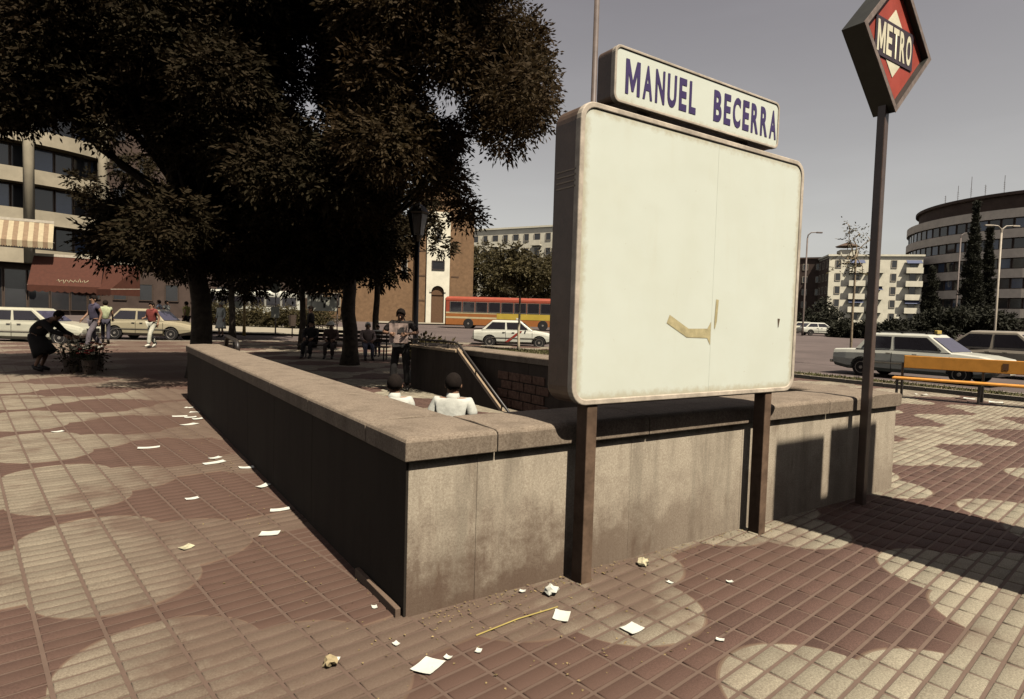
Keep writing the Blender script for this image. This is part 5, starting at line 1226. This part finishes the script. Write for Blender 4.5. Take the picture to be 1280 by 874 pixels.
# walkers on the left
person('man in a blue-violet T-shirt walking past the ivory car', W(118, 20.3), facing(150), 1.82, cloth('blue_violet', (.066, .056, .085)), cloth('faded_jeans', (.13, .11, .12)), stride, shoes=shoe_w, levels=2)
person('person in a pale green shirt walking just behind the blue-violet T-shirt man', W(132, 23.5), facing(30), 1.66, cloth('pale_green', (.40, .42, .25)), cloth('dark_jeans', (.05, .045, .06)), stride)
person('woman in a red top and white trousers crossing in front of the beige sedan', W(190, 22.3), facing(165), 1.66, cloth('red_top', (.20, .045, .035)), cloth('white_trousers', (.50, .48, .38)), dict(stride, wrR=(.17, .22, 1.12), elR=(.27, .0, 1.16)), shoes=shoe_w, levels=2)
person('person in pale blue behind the windscreen of the beige sedan', W(199, 33), facing(100), 1.72, cloth('pale_blue', (.30, .32, .36)), cloth('dark_trousers', ()), stride)
person('person in a white shirt behind the beige sedan, next to the one in pale blue', W(208, 33.6), facing(-100), 1.70, wshirt, cloth('faded_jeans', ()), None)
person('person in yellow and white walking beside the huge tree trunk', W(233, 31), facing(80), 1.70, cloth('yellow', (.48, .42, .14)), cloth('dark_trousers', ()), stride)
person('white-haired person in a long white coat seen past the huge tree trunk', W(276, 30), facing(160), 1.72, wshirt, None, None, skirt=wshirt, hair=mat('hair_white', (.5, .48, .42), .8), sleeve=2)
# the flower seller and the flowers
bend = dict(pel=(0, -.10, .80), sp=(0, -.02, .95), ch=(0, .16, 1.08), nk=(0, .30, 1.17), hd=(0, .38, 1.24), tp=(0, .43, 1.315), shL=(-.20, .20, 1.12), shR=(.20, .20, 1.12), elL=(-.26, .36, .90), elR=(.26, .38, .92), wrL=(-.18, .62, .80), wrR=(.18, .62, .82),
            hiL=(-.10, -.10, .76), hiR=(.10, -.10, .76), knL=(-.13, .08, .43), knR=(.13, .10, .43), anL=(-.13, -.06, .085), anR=(.13, -.04, .085), toL=(-.14, .10, .035), toR=(.14, .12, .035))
blackcl = cloth('black', ())
person('flower seller in dark clothes stooping over buckets in the tree shade', W(50, 14.3), facing(-82), 1.80, blackcl, None, bend, sleeve=2, skirt=blackcl, bulk=1.25, levels=2)
pink = mat('blossom_red', (0.30, 0.045, 0.03), 0.7); crm = mat('blossom_cream', (0.55, 0.48, 0.33), 0.7); orgb = mat('blossom_orange', (0.40, 0.14, 0.03), 0.7); stemg = mat('flower_stem', (0.035, 0.04, 0.015), 0.8)
fg = 'flower buckets at the seller\'s feet'
for i, (px, D, m, lab) in enumerate(((88, 14.4, crm, 'bucket of cream flowers right at the stooping seller\'s hands'), (104, 14.6, pink, 'bucket of red flowers in the middle of the flower row'), (120, 14.9, orgb, 'bucket of orange and cream flowers farthest from the seller'), (97, 15.4, crm, 'bucket of cream flowers standing behind the red ones'), (112, 14.1, pink, 'bucket of low red flowers in front of the orange ones'))):
    x, y = W(px, D); t = thing('flower_bucket', lab, 'flowers', (x, y, gz(x, y)), 0, fg); q = random.Random(i)
    MB().lathe([(.01, 0), (.12, 0), (.165, .32), (.15, .32), (.11, .02), (.01, .02)], 14).build('bucket', darkmetal, t)
    for k in range(16):
        a_, r_ = q.uniform(0, 6.28), q.uniform(.03, .24); hx, hy, hz = r_ * math.cos(a_), r_ * math.sin(a_), q.uniform(.45, .66)
        MB().tube([(hx * .3, hy * .3, .1), (hx, hy, hz)], .006, 4).build('stem', stemg, t)
        b_ = MB(); 
        for j in range(5):
            aa = j * 1.256 + q.random(); b_.sphere((hx + .022 * math.cos(aa), hy + .022 * math.sin(aa), hz + .01), (.024, .024, .016), 6, 4)
        b_.sphere((hx, hy, hz + .015), .016, 6, 4); b_.build('blossom', m if q.random() > .25 else crm, t)
    V, F = sprays([(0, 0, .38, .16)], 26, .09, .035, 5, i + 200, .2); link('leaves', np_mesh('leaves', V, F), leaf_dark, t)
# people sitting round the second tree
x, y = W(432, 20.6); t = thing('park_bench', 'dark slatted bench under the second tree carrying the seated people', 'bench', (x, y, gz(x, y)), facing(180))
for k in range(4): MB().bb((-1.5, -.02 + k * .11, .41), (1.5, .075 + k * .11, .45)).build('slat', darkmetal, t)
for k in range(3): MB().bb((-1.5, -.10, .58 + k * .13), (1.5, -.07, .68 + k * .13)).build('back_slat', darkmetal, t)
for x_ in (-1.35, 0, 1.35):
    MB().tube([(x_, .38, -.02), (x_, .36, .41)], .025, 6).build('leg', railm, t); MB().tube([(x_, -.06, -.02), (x_, -.09, .96)], .025, 6).build('leg', railm, t)
def on_bench(dx): 
    f = facing(180); return (x + dx * math.cos(f) - .10 * math.sin(f), y + dx * math.sin(f) + .10 * math.cos(f))
person('seated person in dark clothes on the slatted bench, nearest the thin trunk', on_bench(1.1), facing(176), 1.7, blackcl, blackcl, sit, sleeve=2)
person('seated person with a white cap on the slatted bench', on_bench(.45), facing(185), 1.66, cloth('brown_check', (.09, .055, .045)), cloth('brown_skirt', (.05, .035, .03)), sit, hat=swhite, sleeve=2)
person('seated person in a light patterned top beside the second tree trunk', on_bench(-.75), facing(200), 1.68, cloth('pale_pattern', (.28, .21, .18)), cloth('blue_grey', (.12, .12, .15)), sit, hair=mat('hair_white', ()), sleeve=2)
person('small child in a white top standing by the bench end', W(472, 21.8), facing(170), 1.12, wshirt, cloth('dark_jeans', ()), None)
person('person in dark clothes standing beside the thin tree trunk', W(388, 22.5), facing(120), 1.72, blackcl, blackcl, None, sleeve=2)

# ================================================================== LITTER
paper = mat('paper_white', (0.58, 0.58, 0.50), 0.85, 0.06, 10); tan = mat('paper_tan', (0.34, 0.27, 0.15), 0.9, 0.2, 20); straw = mat('straw_yellow', (0.36, 0.28, 0.09), 0.8)
def sheet(px, py, wd, hg, rz, label, group=None, m=None, curl=.007, cat='paper', z=0.004):
    x, y = G(px, py); t = random.Random(int(px * 7 + py)); V = []; F = []; n = 6
    ax, cx_ = t.uniform(.3, 1), t.uniform(-1, 1)
    for i in range(n + 1):
        for j in range(n + 1):
            u_, v_ = i / n - .5, j / n - .5
            V.append((u_ * wd + v_ * .15 * wd * cx_, v_ * hg, z + curl * ((abs(u_) * 2) ** 2 * ax + (abs(v_) * 2) ** 2 * (1 - ax)) + t.uniform(0, .0015)))
    for i in range(n):
        for j in range(n): F.append((i * (n + 1) + j, (i + 1) * (n + 1) + j, (i + 1) * (n + 1) + j + 1, i * (n + 1) + j + 1))
    me = bpy.data.meshes.new('paper_sheet'); me.from_pydata(V, [], F); o = link('paper_sheet', me, m or paper); o.location = (x, y, 0); o.rotation_euler = (0, 0, rz)
    sl = o.modifiers.new('Solidify', 'SOLIDIFY'); sl.thickness = .0012
    return tag(o, label, cat, group)
def crumple(px, py, r_, label, m, group=None):
    x, y = G(px, py); bm = bmesh.new(); bmesh.ops.create_icosphere(bm, subdivisions=2, radius=r_); t = random.Random(int(px + py * 3))
    for v_ in bm.verts: v_.co *= t.uniform(.55, 1.15); v_.co.z = max(v_.co.z * .75, -r_ * .6)
    me = bpy.data.meshes.new('crumpled_paper'); bm.to_mesh(me); bm.free(); o = link('crumpled_paper', me, m); o.location = (x, y, r_ * .6)
    return tag(o, label, 'paper', group)
sheet(535, 834, .125, .10, .5, 'flat white paper sheet lying below the parapet corner')
sheet(702, 771, .115, .085, .75, 'white folded paper with raised edge at the foot of the left sign post')
sheet(790, 787, .10, .085, .1, 'square white paper lying on the pale disc in front of the sign')
crumple(689, 743, .045, 'crumpled white paper against the parapet by the left sign post', paper)
crumple(804, 707, .04, 'crumpled cream paper at the wall foot between the two sign posts', mat('paper_cream', (.50, .44, .28), .9))
crumple(412, 833, .035, 'crumpled tan paper on the paving left of the flat white sheet', tan)
gl = 'paper scraps along the shaded parapet'
for px, py, wd, hg in ((337, 668, .13, .085), (350, 638, .15, .07), (329, 608, .13, .07), (308, 585, .14, .08), (268, 579, .22, .09), (269, 573, .12, .07), (238, 522, .16, .09), (247, 524, .14, .10), (236, 510, .12, .1), (243, 516, .14, .12), (225, 521, .2, .1), (237, 531, .2, .1)):
    sheet(px, py, wd, hg, random.uniform(-.5, .9), 'small white paper scrap lying along the foot of the shaded parapet', gl)
gs = 'small paper scraps out on the left paving'
for px, py, wd, hg in ((240, 624, .10, .06), (186, 560, .22, .09), (72, 540, .12, .08)):
    sheet(px, py, wd, hg, random.uniform(-.5, .9), 'small white paper scrap lying out on the discs left of the shaded parapet', gs)
sheet(233, 685, .085, .07, .6, 'small printed paper square lying on a pale disc', m=mat('paper_printed', (.50, .46, .30), .85, .35, 40))
gm = 'tiny paper bits round the parapet corner'
for px, py in ((468, 760), (420, 826), (653, 740), (560, 823), (598, 815), (495, 806)):
    sheet(px, py, .035, .028, random.uniform(0, 3), 'tiny torn white paper bit on the paving round the parapet corner', gm, curl=.006)
gm2 = 'tiny paper bits in front of the right sign post'
for px, py in ((837, 729), (912, 728), (900, 801)):
    sheet(px, py, .04, .025, random.uniform(0, 3), 'tiny torn white paper bit on the paving in front of the right sign post', gm2, curl=.006)
gk = 'papers caught by the bench'
for px, py in ((1155, 497), (1206, 502), (1245, 507)):
    sheet(px, py, .35, .25, random.uniform(0, 3), 'white paper scrap caught on the paving under the orange bench', gk, curl=.05, z=.03)
x0, y0 = G(595, 796); x1, y1 = G(697, 760)
tag(MB().tube([(x0, y0, .006), ((x0 + x1) / 2, (y0 + y1) / 2 + .012, .009), (x1, y1, .006)], .004, 6).build('straw', straw), 'long thin yellow stick lying along the foot of the parapet', 'stick')
# leaf crumbs and dust along the wall foot
rgn = np.random.default_rng(9); V = []; F = []
for k in range(760):
    if k < 480: x, y = rgn.uniform(.05, 4.3) ** 1.25 * .75, -abs(rgn.normal(0, .10)) - .01
    elif k < 600: x, y = rgn.normal(.7, .5), rgn.uniform(-1.0, -.1)
    else: x, y = -abs(rgn.normal(0, .3)) - .05, rgn.uniform(-.6, 7)
    a_ = rgn.uniform(0, 6.28); s_ = rgn.uniform(.003, .010); dx, dy = math.cos(a_) * s_, math.sin(a_) * s_; z_ = .004
    b0 = len(V); V += [(x - dx, y - dy, z_), (x + dy * .6, y - dx * .6, z_ + rgn.uniform(0, .006)), (x + dx, y + dy, z_), (x - dy * .6, y + dx * .6, z_ + rgn.uniform(0, .006))]; F.append((b0, b0 + 1, b0 + 2, b0 + 3))
o = stuff(link('leaf_litter', np_mesh('leaf_litter', np.array(V), np.array(F)), mat('leaf_crumbs', (.30, .22, .10), .9, .5, 15, obj=False))); tag(o, 'scattered dry leaf crumbs and dust along the parapet foot', 'litter')
